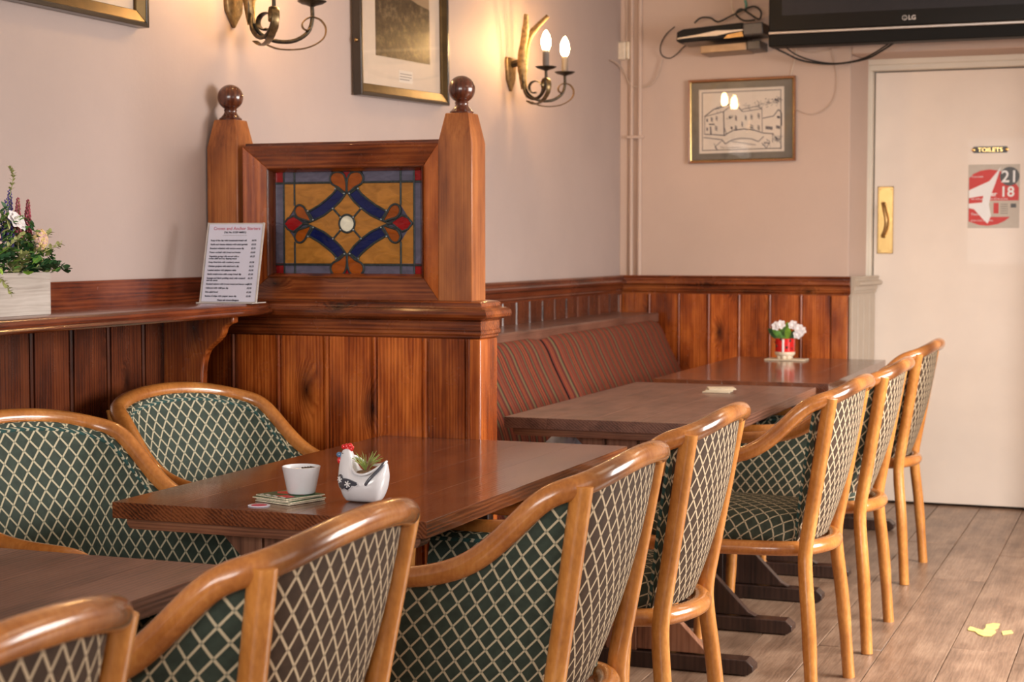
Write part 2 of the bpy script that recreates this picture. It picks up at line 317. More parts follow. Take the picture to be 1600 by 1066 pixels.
# ------------------------------------------------------------------ mesh helpers
class MB:
    def __init__(s): s.v = []; s.f = []; s.uv = {}; s.mi = []; s.sm = True
    def add(s, verts, faces, mi=0, uvs=None):
        o = len(s.v); s.v += [tuple(v) for v in verts]
        for k, f in enumerate(faces):
            s.f.append(tuple(i + o for i in f)); s.mi.append(mi)
            if uvs: s.uv[len(s.f) - 1] = [uvs[i] for i in f]
        return s
    def box(s, a, b, mi=0):
        (x0, y0, z0), (x1, y1, z1) = a, b
        v = [(x0, y0, z0), (x1, y0, z0), (x1, y1, z0), (x0, y1, z0), (x0, y0, z1), (x1, y0, z1), (x1, y1, z1), (x0, y1, z1)]
        return s.add(v, [(0, 3, 2, 1), (4, 5, 6, 7), (0, 1, 5, 4), (1, 2, 6, 5), (2, 3, 7, 6), (3, 0, 4, 7)], mi)
    def tube(s, pts, r, n=12, cap=True, flat=1.0, up=None, mi=0, closed=False):
        pts = [Vector(p) for p in pts]; N = len(pts)
        R = r if isinstance(r, (list, tuple)) else [r] * N
        T = []
        for i in range(N):
            if closed: d = pts[(i + 1) % N] - pts[i - 1]
            else: d = pts[min(i + 1, N - 1)] - pts[max(i - 1, 0)]
            T.append(d.normalized() if d.length > 1e-9 else Vector((0, 0, 1)))
        nrm = Vector(up) if up else (Vector((0, 0, 1)) if abs(T[0].z) < .9 else Vector((1, 0, 0)))
        verts = []; uvs = []; L = 0
        for i in range(N):
            nrm = (nrm - T[i] * nrm.dot(T[i])); nrm = nrm.normalized() if nrm.length > 1e-6 else T[i].orthogonal().normalized()
            if up:
                u = Vector(up); u = u - T[i] * u.dot(T[i])
                if u.length > 1e-3: nrm = u.normalized()
            bi = T[i].cross(nrm)
            if i: L += (pts[i] - pts[i - 1]).length
            for k in range(n):
                a = 2 * pi * k / n; verts.append(pts[i] + nrm * (cos(a) * R[i]) + bi * (sin(a) * R[i] * flat)); uvs.append((L, R[i] * a))
        faces = []
        for i in range(N if closed else N - 1):
            j = (i + 1) % N
            for k in range(n):
                k2 = (k + 1) % n; faces.append((i * n + k, i * n + k2, j * n + k2, j * n + k))
        if cap and not closed:
            faces.append(tuple(range(n - 1, -1, -1))); faces.append(tuple((N - 1) * n + k for k in range(n)))
        return s.add(verts, faces, mi, uvs)
    def lathe(s, prof, n=24, c=(0, 0, 0), mi=0, sx=1, sy=1):
        verts = []; faces = []
        for (r, z) in prof:
            for k in range(n):
                a = 2 * pi * k / n; verts.append((c[0] + r * cos(a) * sx, c[1] + r * sin(a) * sy, c[2] + z))
        for i in range(len(prof) - 1):
            for k in range(n):
                k2 = (k + 1) % n; faces.append((i * n + k, i * n + k2, (i + 1) * n + k2, (i + 1) * n + k))
        faces.append(tuple(range(n - 1, -1, -1))); faces.append(tuple((len(prof) - 1) * n + k for k in range(n)))
        return s.add(verts, faces, mi)
    def prism(s, poly, axis, a, b, mi=0):
        # poly in the other two axes (cyclic order kept), extruded a..b along axis
        def P(p, t): return {'X': (t, p[0], p[1]), 'Y': (p[0], t, p[1]), 'Z': (p[0], p[1], t)}[axis]
        n = len(poly); v = [P(p, a) for p in poly] + [P(p, b) for p in poly]
        f = [(i, (i + 1) % n, n + (i + 1) % n, n + i) for i in range(n)] + [tuple(range(n - 1, -1, -1)), tuple(range(n, 2 * n))]
        return s.add(v, f, mi)
    def ball(s, c, r, n=12, mi=0, sz=1, sx=1, sy=1):
        prof = [(r * sin(pi * i / n), -r * cos(pi * i / n) * sz) for i in range(1, n)]
        return s.lathe([(r * .02, -r * sz)] + prof + [(r * .02, r * sz)], n * 2, c, mi, sx, sy)
    def build(s, name, mats, parent=None, ang=35, bevel=0, seg=2, fix=True):
        me = bpy.data.meshes.new(name); me.from_pydata(s.v, [], s.f)
        for m in (mats if isinstance(mats, (list, tuple)) else [mats]): me.materials.append(m)
        for p in me.polygons: p.material_index = s.mi[p.index]
        if s.uv:
            ul = me.uv_layers.new(name='UVMap')
            for p in me.polygons:
                q = s.uv.get(p.index)
                if q:
                    for li, w in zip(p.loop_indices, q): ul.data[li].uv = w
        if fix:
            bm = bmesh.new(); bm.from_mesh(me); bmesh.ops.recalc_face_normals(bm, faces=bm.faces); bm.to_mesh(me); bm.free()
        for p in me.polygons: p.use_smooth = True
        me.set_sharp_from_angle(angle=radians(ang)); me.update()
        o = bpy.data.objects.new(name, me); COL.objects.link(o)
        if parent: o.parent = parent
        if bevel:
            m = o.modifiers.new('bevel', 'BEVEL'); m.width = bevel; m.segments = seg; m.limit_method = 'ANGLE'; m.angle_limit = radians(40); m.harden_normals = False
        return o


def cr(pts, n=8, closed=False):
    pts = [Vector(p) for p in pts]; out = []; N = len(pts)
    for i in range(N if closed else N - 1):
        if closed: p0, p1, p2, p3 = pts[i - 1], pts[i], pts[(i + 1) % N], pts[(i + 2) % N]
        else: p0, p1, p2, p3 = pts[max(i - 1, 0)], pts[i], pts[i + 1], pts[min(i + 2, N - 1)]
        for k in range(n):
            t = k / n
            out.append(.5 * ((2 * p1) + (p2 - p0) * t + (2 * p0 - 5 * p1 + 4 * p2 - p3) * t * t + (3 * p1 - p0 - 3 * p2 + p3) * t ** 3))
    if not closed: out.append(pts[-1])
    return out


def tag(o, label=None, cat=None, group=None, kind=None):
    for k, v in (('label', label), ('category', cat), ('group', group), ('kind', kind)):
        if v: o[k] = v
    return o
def empty(name, loc=(0, 0, 0), rz=0, rot=None, **k):
    o = bpy.data.objects.new(name, None); COL.objects.link(o); o.location = loc; o.rotation_euler = rot or (0, 0, rz); o.empty_display_size = .1
    return tag(o, **k)
def copy_tree(o, parent=None):
    c = o.copy(); COL.objects.link(c); c.parent = parent
    for ch in [x for x in bpy.data.objects if x.parent == o]: copy_tree(ch, c)
    return c
def text(body, size, loc, rot, mat, parent=None, name='lettering', align='LEFT', ext=.0004, sx=1.0, bold=0.0):
    cu = bpy.data.curves.new(name, 'FONT'); cu.body = body; cu.size = size; cu.extrude = ext; cu.align_x = align; cu.resolution_u = 3; cu.offset = bold
    o = bpy.data.objects.new(name, cu); COL.objects.link(o)
    bpy.context.view_layer.update()
    me = bpy.data.meshes.new_from_object(o.evaluated_get(bpy.context.evaluated_depsgraph_get()))
    bpy.data.objects.remove(o)
    me.materials.clear(); me.materials.append(mat)
    q = bpy.data.objects.new(name, me); COL.objects.link(q); q.location = loc; q.rotation_euler = rot; q.scale = (sx, 1, 1)
    if parent: q.parent = parent
    return q


# ================================================================== ROOM
YB = 7.59; ZD = 1.054; CEIL = 2.42
XL, XR, YF = -2.388, 1.75, -1.9
def XW(y): return -2.392 + .0073 * (y - 3.96)       # the old wall runs a touch out of square

# floor: a dark bed with oak planks on it
floor = MB().box((XL - .1, YF - .1, -.06), (XR + .1, 8.1, -.014)).build('floor', M['floor_gap']); tag(floor, kind='structure')
PW = .1875; x = -.9385 - PW * 8; far = MB(); k = 0
rg = random.Random(3)
plank_meshes = {}
while x < XR:
    y = YF - rg.random() * 1.5
    while y < 8.05:
        L = rg.choice((1.2, 1.6, 1.9, 2.3)); y1 = min(y + L, 8.08); y0 = max(y, YF)
        dz = rg.uniform(-.0006, .0006)
        if y1 > y0:
            if x + PW > -1.7 and x < .1 and y1 > 4.2:
                b = MB().box((-PW / 2 + .0012, -(y1 - y0) / 2 + .001, -.014), (PW / 2 - .0012, (y1 - y0) / 2 - .001, 0)).build('plank', M['floor'], floor, bevel=.0012, seg=1)
                b.location = (x + PW / 2, (y0 + y1) / 2, dz)
            else: far.box((x + .0012, y0 + .001, -.014), (x + PW - .0012, y1 - .001, dz))
        y += L
    x += PW
o = far.build('plank', M['floor'], floor); o['kind'] = 'stuff'
o = MB().box((XL - .1, YF - .1, CEIL), (XR + .1, 8.1, CEIL + .06)).build('ceiling', M['ceiling']); tag(o, kind='structure')
# left wall (slightly out of square)
wl = MB().add([(XW(YF), YF, 0), (XW(YB), YB, 0), (XW(YB), YB, CEIL), (XW(YF), YF, CEIL), (XW(YF) - .15, YF, 0), (XW(YB) - .15, YB, 0), (XW(YB) - .15, YB, CEIL), (XW(YF) - .15, YF, CEIL)],
              [(0, 1, 2, 3), (5, 4, 7, 6), (3, 2, 6, 7), (0, 4, 5, 1), (0, 3, 7, 4), (1, 5, 6, 2)]).build('wall_left', M['wall']); tag(wl, kind='structure')
# back wall with the recess of the toilet door
XO, XO2, ZO = -1.301, -.34, 2.035
wb = MB()
wb.box((XL - .15, YB, 0), (XO, YB + .42, CEIL)); wb.box((XO, YB, ZO), (XO2, YB + .42, CEIL)); wb.box((XO2, YB, 0), (XR, YB + .42, CEIL))
wb.prism([(XO, YB), (XO + .045, 7.93), (XO, 7.93)], 'Z', 0, ZO)
wb = wb.build('wall_back', M['wall_back'], bevel=.006); tag(wb, kind='structure')
# right wall and front wall with window openings (out of frame: the daylight comes through them)
wr = MB()
for a, b, z0, z1 in ((YF, .5, 0, CEIL), (.5, 2.1, 0, .8), (.5, 2.1, 2.2, CEIL), (2.1, 3.8, 0, CEIL), (3.8, 5.7, 0, .7), (3.8, 5.7, 2.2, CEIL), (5.7, YB, 0, CEIL)):
    wr.box((XR, a, z0), (XR + .2, b, z1))
tag(wr.build('wall_right', M['wall']), kind='structure')
wf = MB()
for a, b, z0, z1 in ((XL - .1, -1.85, 0, CEIL), (-1.85, .75, 0, .85), (-1.85, .75, 2.25, CEIL), (.75, XR + .1, 0, CEIL)):
    wf.box((a, YF - .2, z0), (b, YF, z1))
tag(wf.build('wall_front', M['wall']), kind='structure')
n = 1
for (a, b, axis) in ((.5, 2.1, 'Y'), (3.8, 5.7, 'Y'), (-1.85, .75, 'X')):
    w = MB(); m = (a + b) / 2; z0, z1 = (.8, 2.2) if axis == 'Y' else (.85, 2.25)
    for (p, q, c, d) in ((a, a + .06, z0, z1), (b - .06, b, z0, z1), (m - .03, m + .03, z0, z1), (a, b, z0, z0 + .06), (a, b, z1 - .06, z1)):
        if axis == 'Y': w.box((XR + .02, p, c), (XR + .08, q, d))
        else: w.box((p, YF - .08, c), (q, YF - .02, d))
    tag(w.build('window_%d' % n, M['frame_white']), kind='structure'); n += 1

# dado moulding profile: (out, z) relative to the wall and to ZD, measured on the photograph
def dado_prof(s=1):
    return [(0, 0), (.030, 0), (.034, -.006), (.030, -.012), (.030, -.018), (.040, -.021), (.048, -.027), (.048, -.036), (.040, -.042), (.026, -.045), (.024, -.062), (.020, -.066), (.022, -.070), (.020, -.075), (.015, -.078), (.014, -.090), (0, -.090)]
# left wall panelling
def boards(owner, n, width, thick, z0, z1, place, mat, bead=True, name='board'):
    """n tongue and groove boards sharing one mesh; the groove carries a small bead."""
    mb = MB(); g = .006; w = width
    mb.prism([(-w / 2, 0), (-w / 2, thick * .45), (-w / 2 + .0035, thick * .45), (-w / 2 + g, thick), (w / 2 - .015, thick), (w / 2 - .0135, thick * .55), (w / 2 - .012, thick * .55), (w / 2 - .010, thick * .92),
              (w / 2 - .0055, thick * 1.08), (w / 2 - .001, thick * .85), (w / 2, thick * .45), (w / 2, 0)], 'Z', z0, z1)
    first = None
    for i in range(n):
        if first is None: o = first = mb.build(name, mat, owner, ang=30)
        else: o = first.copy(); COL.objects.link(o)
        o.location, rz = place(i); o.rotation_euler = (0, 0, rz)
# local: x along the wall, y out of the wall.  left wall faces +X -> rotate so local y = +X : rz=-90deg
nb = 36; wdt = .1487
boards(wl, nb, wdt, .016, .1, 1.02, lambda i: ((XW(3.778 + .0 - wdt * (i - .5)), 3.778 - wdt * (i - .5), 0), -pi / 2), M['pine_shaded'])
boards(wl, 24, .146, .016, .1, ZD - .085, lambda i: ((XW(4.08 + .146 * i), 4.095 + .146 * i, 0), -pi / 2), M['pine_shaded'])
pr = [(XW(5.8) + a, ZD + b) for a, b in dado_prof()]
md = MB(); md.prism([(a + .0, b) for a, b in dado_prof()], 'Y', 0, YB - 4.06)
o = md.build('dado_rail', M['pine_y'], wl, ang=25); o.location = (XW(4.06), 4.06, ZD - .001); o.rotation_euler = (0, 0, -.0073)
# back wall panelling
for i, xx in enumerate([-2.3655 + .1415 * j for j in range(8)]): pass
boards(wb, 7, .1415, .016, .1, ZD - .085, lambda i: ((-2.2945 + .1415 * (i + 0.0), YB, 0), pi), M['pine'])
o = MB().box((-1.374, YB - .018, .1), (-1.301, YB, ZD - .085)).build('corner_board', M['pine'], wb, bevel=.002)
o = MB().prism([(YB - a, ZD + b) for a, b in dado_prof()], 'X', XW(YB) + .01, XO + .012).build('dado_rail', M['pine_h'], wb, ang=25)
o = MB().box((XW(YB), YB - .02, 0), (XO, YB, .1)).build('baseboard_back', M['pine_h'], bevel=.003); tag(o, kind='structure')
o = MB().box((XL - .02, YF, 0), (XL + .02, YB - .02, .1)).build('baseboard_left', M['pine_y'], bevel=.003); tag(o, kind='structure')
# painted reveal panelling beside the door
rv = empty('trim_1', (XO + .003, YB - .014, 0), atan2(7.90 - YB, .045)); tag(rv, kind='structure')
for i in range(4):
    MB().box((.004 + i * .084, -.016, .1), (.004 + i * .084 + .081, .0, ZD - .085)).build('painted_board', M['painted'], rv, bevel=.003)
o = MB().prism([(-a * 1.05, ZD + b) for a, b in dado_prof()], 'X', 0, .335).build('painted_dado_rail', M['painted'], rv, ang=25)
# door frame and door
fr = MB(); DX, DX2, DZ = -1.245, -.43, 1.981
fr.box((-1.285, 7.86, 0), (DX - .004, 8.0, DZ + .004)); fr.box((DX2 + .004, 7.86, 0), (DX2 + .05, 8.0, DZ + .004)); fr.box((-1.285, 7.86, DZ + .004), (DX2 + .05, 8.0, DZ + .06))
fr.box((-1.285, 7.845, 0), (-1.262, 7.86, DZ + .028))
fr.box((-1.285, 7.845, DZ + .028), (DX2 + .05, 7.86, DZ + .06))
door = empty('door_1', (DX, 7.9, 0)); tag(door, kind='structure')
o = fr.build('door_frame', M['frame_white'], door, bevel=.003); o.location = (-DX, -7.9, 0)
MB().box((0, .017, .012), (DX2 - DX, .06, DZ)).build('door_leaf', M['door'], door, bevel=.002)
o = MB().box((0, .07, 0), (DX2 - DX, .1, DZ)).build('door_stop', M['floor_gap'], door)
# brass pull handle
ph = empty('door_handle', (-1.192 - DX, .017, 1.308)); ph.parent = door; ph['label'] = 'brass plate with a curved pull handle'
MB().box((-.0355, -.004, -.153), (.0355, 0, .153)).build('back_plate', M['brass'], ph, bevel=.002)
e = MB()
for a, b in (((-.036, -.0055, -.154), (.036, -.004, -.149)), ((-.036, -.0055, .149), (.036, -.004, .154)), ((-.036, -.0055, -.154), (-.032, -.004, .154)), ((.032, -.0055, -.154), (.036, -.004, .154))): e.box(a, b)
e.build('plate_border', M['brass_old'], ph)
MB().tube(cr([(-.008, -.004, .075), (-.008, -.026, .072), (-.002, -.036, .045), (.008, -.040, .0), (.004, -.036, -.04), (-.008, -.026, -.070), (-.008, -.004, -.075)], 6), [.008] * 6 + [.0065] * 25 + [.008] * 6, 10, flat=1.3).build('grip', M['brass_old'], ph)
for z in (-.14, .14):
    for xx in (-.025, .025): MB().lathe([(.003, 0), (.002, .0015)], 8).build('screw', M['brass_old'], ph).matrix_local = Matrix.Translation((xx, -.004, z)) @ Matrix.Rotation(radians(90), 4, 'X')
# toilets sign
ts = empty('door_sign', (-.732, 7.917, 1.621)); tag(ts, 'small black sign with gilt letters reading TOILETS on the door', 'sign')
MB().prism([(-.078, 0), (-.072, .014), (.072, .014), (.078, 0), (.072, -.014), (-.072, -.014)], 'Y', -.004, 0).build('plaque', M['toil'], ts)
text('TOILETS', .026, (0, -.0045, -.009), (pi / 2, 0, 0), M['brass'], ts, align='CENTER', bold=.0004, sx=1.12)
for s in (-1, 1): MB().lathe([(.008, 0), (.008, .003), (.004, .005)], 10).build('screw_cap', M['brass'], ts).matrix_local = Matrix.Translation((s * .073, -.003, 0)) @ Matrix.Rotation(radians(90), 4, 'X')
# age notice poster
po = empty('age_notice', (-.714, 7.917, 1.405)); tag(po, 'red and grey age check poster with 21 and 18 on the door', 'poster')
MB().box((-.112, -.001, -.135), (.112, 0, .150)).build('sheet', M['postergrey'], po)
red = [(-.108, -.125)] + [(-.108 + .216 * (i / 12), .10 + .035 * sin(pi * i / 12)) for i in range(13)][0:0]
arc = [(-.108, .090), (-.09, .108), (-.06, .122), (-.02, .128), (.02, .122), (.06, .108), (.108, .045), (.108, -.012), (-.02, -.012), (-.02, -.085), (.072, -.085), (.05, -.103), (.02, -.117), (-.02, -.125), (-.06, -.122), (-.108, -.105)]
MB().prism(arc, 'Y', -.0016, -.001).build('red_field', M['posterred'], po)
MB().prism([(.068 + .042 * cos(i * pi / 12), .096 + .042 * sin(i * pi / 12)) for i in range(24)], 'Y', -.0022, -.0016).build('black_disc', M['toil'], po)
text('21', .075, (.068, -.0026, .070), (pi / 2, 0, 0), M['posterwhite'], po, align='CENTER', bold=.001)
text('18', .064, (.058, -.0022, .006), (pi / 2, 0, 0), M['posterwhite'], po, align='CENTER', bold=.0014)
text('Over', .030, (-.018, -.0022, .008), (pi / 2, 0, 0), M['posterwhite'], po, align='CENTER', bold=.0006)
text('if you look', .012, (-.098, -.0022, .092), (pi / 2, 0, 0), M['posterwhite'], po)
text('we will ask you for ID to prove', .0125, (-.098, -.0022, -.008), (pi / 2, 0, 0), M['posterwhite'], po)
text('Thank you', .016, (-.098, -.0022, -.078), (pi / 2, 0, 0), M['posterwhite'], po)
text('please drink responsibly', .010, (-.098, -.0022, -.104), (pi / 2, 0, 0), M['posterwhite'], po)
MB().box((.0, -.0016, -.07), (.022, -.001, -.022)).build('red_stripe', M['posterred'], po)
for i in range(5): MB().box((.030, -.0016, -.030 - i * .010), (.062, -.001, -.0275 - i * .010)).build('small_print', M['inkgrey'], po)
MB().box((.074, -.0016, -.044), (.098, -.001, -.026)).build('black_label', M['toil'], po)
MB().prism([(-.108, .035), (-.02, .075), (.02, .125), (.03, .14), (.005, .06), (-.01, .02), (-.02, -.03), (-.01, -.08), (-.025, -.115), (-.05, -.09), (-.085, -.05), (-.108, -.045), (-.108, -.025), (-.05, -.02), (-.045, .01), (-.108, .0)], 'Y', -.0019, -.0016).build('window_glare', M['posterwhite'], po)  # window reflection on the glossy sheet, put in as a white shape

# ================================================================== PARTITION
YP = 3.96
pt = empty('partition_screen', (0, 0, 0)); tag(pt, 'stained pine partition screen with ball topped posts and leaded glass panel', 'partition')
edges = [-2.392, -2.296, -2.16, -2.019, -1.881, -1.739, -1.62]
for a, b in zip(edges[:-1], edges[1:]):
    w = b - a; th = .016; mb = MB()
    mb.prism([(-w / 2, 0), (-w / 2, -th * .45), (-w / 2 + .0035, -th * .45), (-w / 2 + .006, -th), (w / 2 - .016, -th), (w / 2 - .0145, -th * .5), (w / 2 - .013, -th * .5), (w / 2 - .0105, -th * .95), (w / 2 - .0055, -th * 1.1), (w / 2 - .001, -th * .9),
              (w / 2, -th * .45), (w / 2, 0)], 'Z', 0.0, .96)
    o = mb.build('board', M['pine'], pt, ang=30); o.location = ((a + b) / 2, YP - .004, 0)
o = MB().box((-1.622, YP - .022, 0), (-1.592, YP + .095, .96)).build('end_post', M['pine'], pt, bevel=.003)
MB().box((-2.39, YP + .0, 0), (-1.62, YP + .09, .955)).build('core_panel', M['pine_shaded'], pt)
# wrap-round cap moulding, built as stacked mitred rings
def ring(mb, prof, x0, x1, y0, y1):
    vs = []; fs = []
    for (d, z) in prof: vs += [(x0, y0 - d, z), (x1 + d, y0 - d, z), (x1 + d, y1 + d, z), (x0, y1 + d, z)]
    for i in range(len(prof) - 1):
        for k in range(3): fs.append((i * 4 + k, i * 4 + k + 1, i * 4 + 4 + k + 1, i * 4 + 4 + k))
    L = len(prof) - 1; fs.append((L * 4, L * 4 + 1, L * 4 + 2, L * 4 + 3)); fs.append((3, 2, 1, 0))
    fs.append(tuple(i * 4 for i in range(L + 1))); fs.append(tuple(i * 4 + 3 for i in range(L, -1, -1)))
    mb.add(vs, fs)
prof = [(.000, .950), (.014, .952), (.014, .960), (.018, .963), (.018, .968), (.022, .972), (.022, .980), (.020, .982), (.020, 1.004), (.026, 1.008), (.036, 1.010), (.043, 1.015), (.045, 1.022), (.043, 1.030), (.036, 1.036), (.026, 1.038), (.022, 1.042), (.022, 1.050), (.016, 1.054), (.0, 1.056)]
mb = MB(); ring(mb, prof, -2.39, -1.612, YP + .0, YP + .09); mb.build('cap_moulding', M['pine_h'], pt, ang=28)
def post(xc):
    h = .0465; zt = 1.53; zs = 1.455; z0 = 1.05; d = .0145
    mb = MB()
    mb.add([(-h, -h, 0), (h, -h, 0), (h, h, 0), (-h, h, 0), (-h, -h, zs - z0), (h, -h, zs - z0), (h, h, zs - z0), (-h, h, zs - z0), (-h + d, -h + d, zt - z0), (h - d, -h + d, zt - z0), (h - d, h - d, zt - z0), (-h + d, h - d, zt - z0)],
           [(3, 2, 1, 0), (0, 1, 5, 4), (1, 2, 6, 5), (2, 3, 7, 6), (3, 0, 4, 7), (4, 5, 9, 8), (5, 6, 10, 9), (6, 7, 11, 10), (7, 4, 8, 11), (8, 9, 10, 11)])
    o = mb.build('post', M['post'], pt, bevel=.0025); o.location = (xc, YP + .0475, z0)
    prof = [(.030, 0), (.031, .004), (.026, .008), (.019, .016), (.016, .022), (.018, .027), (.016, .030)]
    R = .0345; zc = .030 + R * .9
    for i in range(3, 19):
        a = pi * i / 19; prof.append((R * sin(a), zc - R * cos(a)))
    prof.append((.002, zc + R))
    b = MB().lathe(prof, 32).build('finial', M['ball'], o, ang=50); b.location = (0, 0, zt - z0)
post(-2.3415); post(-1.6705)
# leaded panel frame: bevelled mitred surround
FX0, FX1, FZ0, FZ1 = -2.283, -1.716, 1.053, 1.457; OX0, OX1, OZ0, OZ1 = -2.215, -1.766, 1.112, 1.398
def surround(name, ox0, ox1, oz0, oz1, ix0, ix1, iz0, iz1, yo, yi, yb, mat, par):
    """four mitred rails; front face slopes from yo at the outer edge to yi at the opening."""
    sides = [((ox0, oz1), (ox1, oz1), (ix1, iz1), (ix0, iz1)), ((ox1, oz0), (ox0, oz0), (ix0, iz0), (ix1, iz0)), ((ox0, oz0), (ox0, oz1), (ix0, iz1), (ix0, iz0)), ((ox1, oz1), (ox1, oz0), (ix1, iz0), (ix1, iz1))]
    for k, s in enumerate(sides):
        ys = [yo, yo, yi, yi]
        v = [(p[0], y, p[1]) for p, y in zip(s, ys)] + [(p[0], yb, p[1]) for p in s]
        mb = MB().add(v, [(0, 1, 2, 3), (7, 6, 5, 4), (0, 4, 5, 1), (1, 5, 6, 2), (2, 6, 7, 3), (3, 7, 4, 0)])
        mb.build(name, mat[0] if k < 2 else mat[1], par, bevel=.0015)
surround('frame_rail', FX0, FX1, FZ0, FZ1, OX0, OX1, OZ0, OZ1, YP + .006, YP + .02, YP + .07, (M['pine_h'], M['pine']), pt)
surround('glazing_bead', OX0, OX1, OZ0, OZ1, OX0 + .012, OX1 - .012, OZ0 + .010, OZ1 - .010, YP + .012, YP + .030, YP + .05, (M['pine_h'], M['ball']), pt)
o = MB().box((FX0, YP + .022, FZ1 - .002), (FX1, YP + .09, FZ1 + .008)).build('top_rail', M['pine_h'], pt, bevel=.002)
# leaded glass: pattern measured in the photograph's own pixel grid (1260 x 877)
GX0, GX1, GZ0, GZ1 = OX0 + .012, OX1 - .012, OZ0 + .010, OZ1 - .010
def G(p): return (GX0 + (p[0] - 100) / 1260 * (GX1 - GX0), GZ1 - (p[1] - 108) / 877 * (GZ1 - GZ0))
YG = YP + .042
def pane(pts, mat, y=YG, name='glass_pane'):
    MB().prism([G(p) for p in pts], 'Y', y, y + .004).build(name, mat, pt)
cxp, cyp = 723, 556
def mir(pts, fx, fy): return [(2 * cxp - x if fx else x, 2 * cyp - y if fy else y) for x, y in pts]
inner = [(723, 282), (700, 315), (665, 362), (600, 425), (520, 485), (430, 528), (370, 553)]
outer = [(640, 250), (600, 300), (545, 348), (480, 398), (390, 450)]
def came(pts, r=.0029, closed=False, y=YG - .001):
    P = [(*G(p),) for p in pts]; MB().tube([(a, y, b) for a, b in P], r, 8, flat=.55, up=(0, 0, 1) if False else None, closed=closed).build('lead_came', M['lead'], pt)
VX = (172, 275, 1180, 1292); HY = (202, 898)
# border panes
for a, b in ((172, 590), (860, 1292)):
    pane([(a, 108), (b, 108), (b, 202), (a, 202)], M['g_lav']); pane([(a, 898), (b, 898), (b, 985), (a, 985)], M['g_lav'])
for a, b in ((100, 172), (1292, 1360)):
    pane([(a, 202), (b, 202), (b, 898), (a, 898)], M['g_lav'])
    pane([(a, 108), (b, 108), (b, 202), (a, 202)], M['g_red']); pane([(a, 898), (b, 898), (b, 985), (a, 985)], M['g_red'])
pane([(172, 202), (275, 202), (275, 400), (210, 500), (172, 556)], M['g_amber']); pane([(172, 898), (275, 898), (275, 710), (210, 610), (172, 556)], M['g_amber'])
pane([(1292, 202), (1180, 202), (1180, 400), (1240, 500), (1292, 556)], M['g_amber']); pane([(1292, 898), (1180, 898), (1180, 710), (1240, 610), (1292, 556)], M['g_amber'])
for fx in (0, 1):
    for fy in (0, 1):
        pane(mir([(275, 202), (590, 202), (640, 250)] + outer[1:] + [(340, 400), (275, 400)], fx, fy), M['g_amber'])
        pane(mir([outer[0]] + outer[1:] + [(420, 525)] + inner[-3:-1][::-1][1:] + [(600, 425), (665, 362), (700, 310)], fx, fy), M['g_blue'])
        petal = cr([(712, 285), (655, 240), (600, 210), (582, 165), (605, 122), (650, 112), (695, 135), (718, 190)], 4, True)
        pane(mir([(p[0], p[1]) for p in [(q.x, q.y) for q in cr([(712, 285, 0), (655, 242, 0), (600, 210, 0), (585, 165, 0), (608, 124, 0), (650, 114, 0), (694, 136, 0), (716, 200, 0)], 4, True)]], fx, fy), M['g_orange'], YG - .002) if True else None
        came(mir([(q.x, q.y) for q in cr([(714, 290, 0), (655, 246, 0), (598, 214, 0), (580, 165, 0), (604, 120, 0), (650, 110, 0), (698, 132, 0), (720, 200, 0)], 4, True)], fx, fy), closed=True, y=YG - .003)
        sp = [(412, 535, 0), (350, 520, 0), (295, 500, 0), (268, 450, 0), (280, 408, 0), (312, 392, 0), (350, 412, 0), (378, 462, 0)]
        pane(mir([(q.x, q.y) for q in cr(sp, 4, True)], fx, fy), M['g_orange'], YG - .002)
        came(mir([(q.x, q.y) for q in cr(sp, 4, True)], fx, fy), closed=True, y=YG - .003)
        came(mir(inner, fx, fy)); came(mir(outer, fx, fy)); came(mir([(635, 250), (705, 305)], fx, fy)); came(mir([(385, 450), (430, 525)], fx, fy))
        came(mir([(602, 425), (668, 502)], fx, fy), .0028)
        for d in ((602, 425), (668, 502), (625, 255), (700, 295), (385, 445), (430, 522)):
            q = mir([d], fx, fy)[0]; g = G(q); MB().ball((g[0], YG - .003, g[1]), .0032, 4, sy=.6).build('solder_joint', M['solder'], pt)
top_q = [(600, 425), (665, 362), (700, 315), (723, 282), (746, 315), (781, 362), (846, 425), (780, 500), (723, 480), (666, 500)]
left_q = [(600, 425), (520, 485), (430, 528), (370, 556), (430, 584), (520, 627), (600, 687), (668, 612), (655, 556), (668, 500)]
pane(top_q, M['g_amber']); pane(mir(top_q, 0, 1), M['g_amber']); pane(left_q, M['g_amber']); pane(mir(left_q, 1, 0), M['g_amber'])
ov = [(723 + 66 * cos(a * pi / 12), 556 + 76 * sin(a * pi / 12)) for a in range(24)]
pane([(723 + (x - 723) * .9, 556 + (y - 556) * .9) for x, y in ov], M['g_white'], YG - .002); came(ov, .003, True, YG - .002)
for fx in (0, 1):
    rd = [(172, 556), (205, 508), (255, 488), (300, 512), (345, 550), (300, 590), (255, 625), (205, 604)]
    pane(mir(rd, fx, 0), M['g_red'], YG - .001); came(mir(rd, fx, 0), closed=True); came(mir([(335, 553), (385, 553)], fx, 0), .004)
for fy in (0, 1):
    pane(mir([(683, 112), (765, 112), (723, 178)], 0, fy), M['g_red'], YG - .001); came(mir([(723, 180), (723, 285)], 0, fy), .003)
    came(mir([(100, 202), (585, 202)], 0, fy)); came(mir([(862, 202), (1360, 202)], 0, fy))
for vx in (172, 1292): came([(vx, 108), (vx, 985)], .0026)
for fx in (0, 1): came(mir([(266, 108), (266, 400)], fx, 0)); came(mir([(266, 712), (266, 985)], fx, 0))
MB().box((GX0 - .01, YG + .005, GZ0 - .01), (GX1 + .01, YG + .008, GZ1 + .01)).build('glass_backing', M['g_lav'], pt)

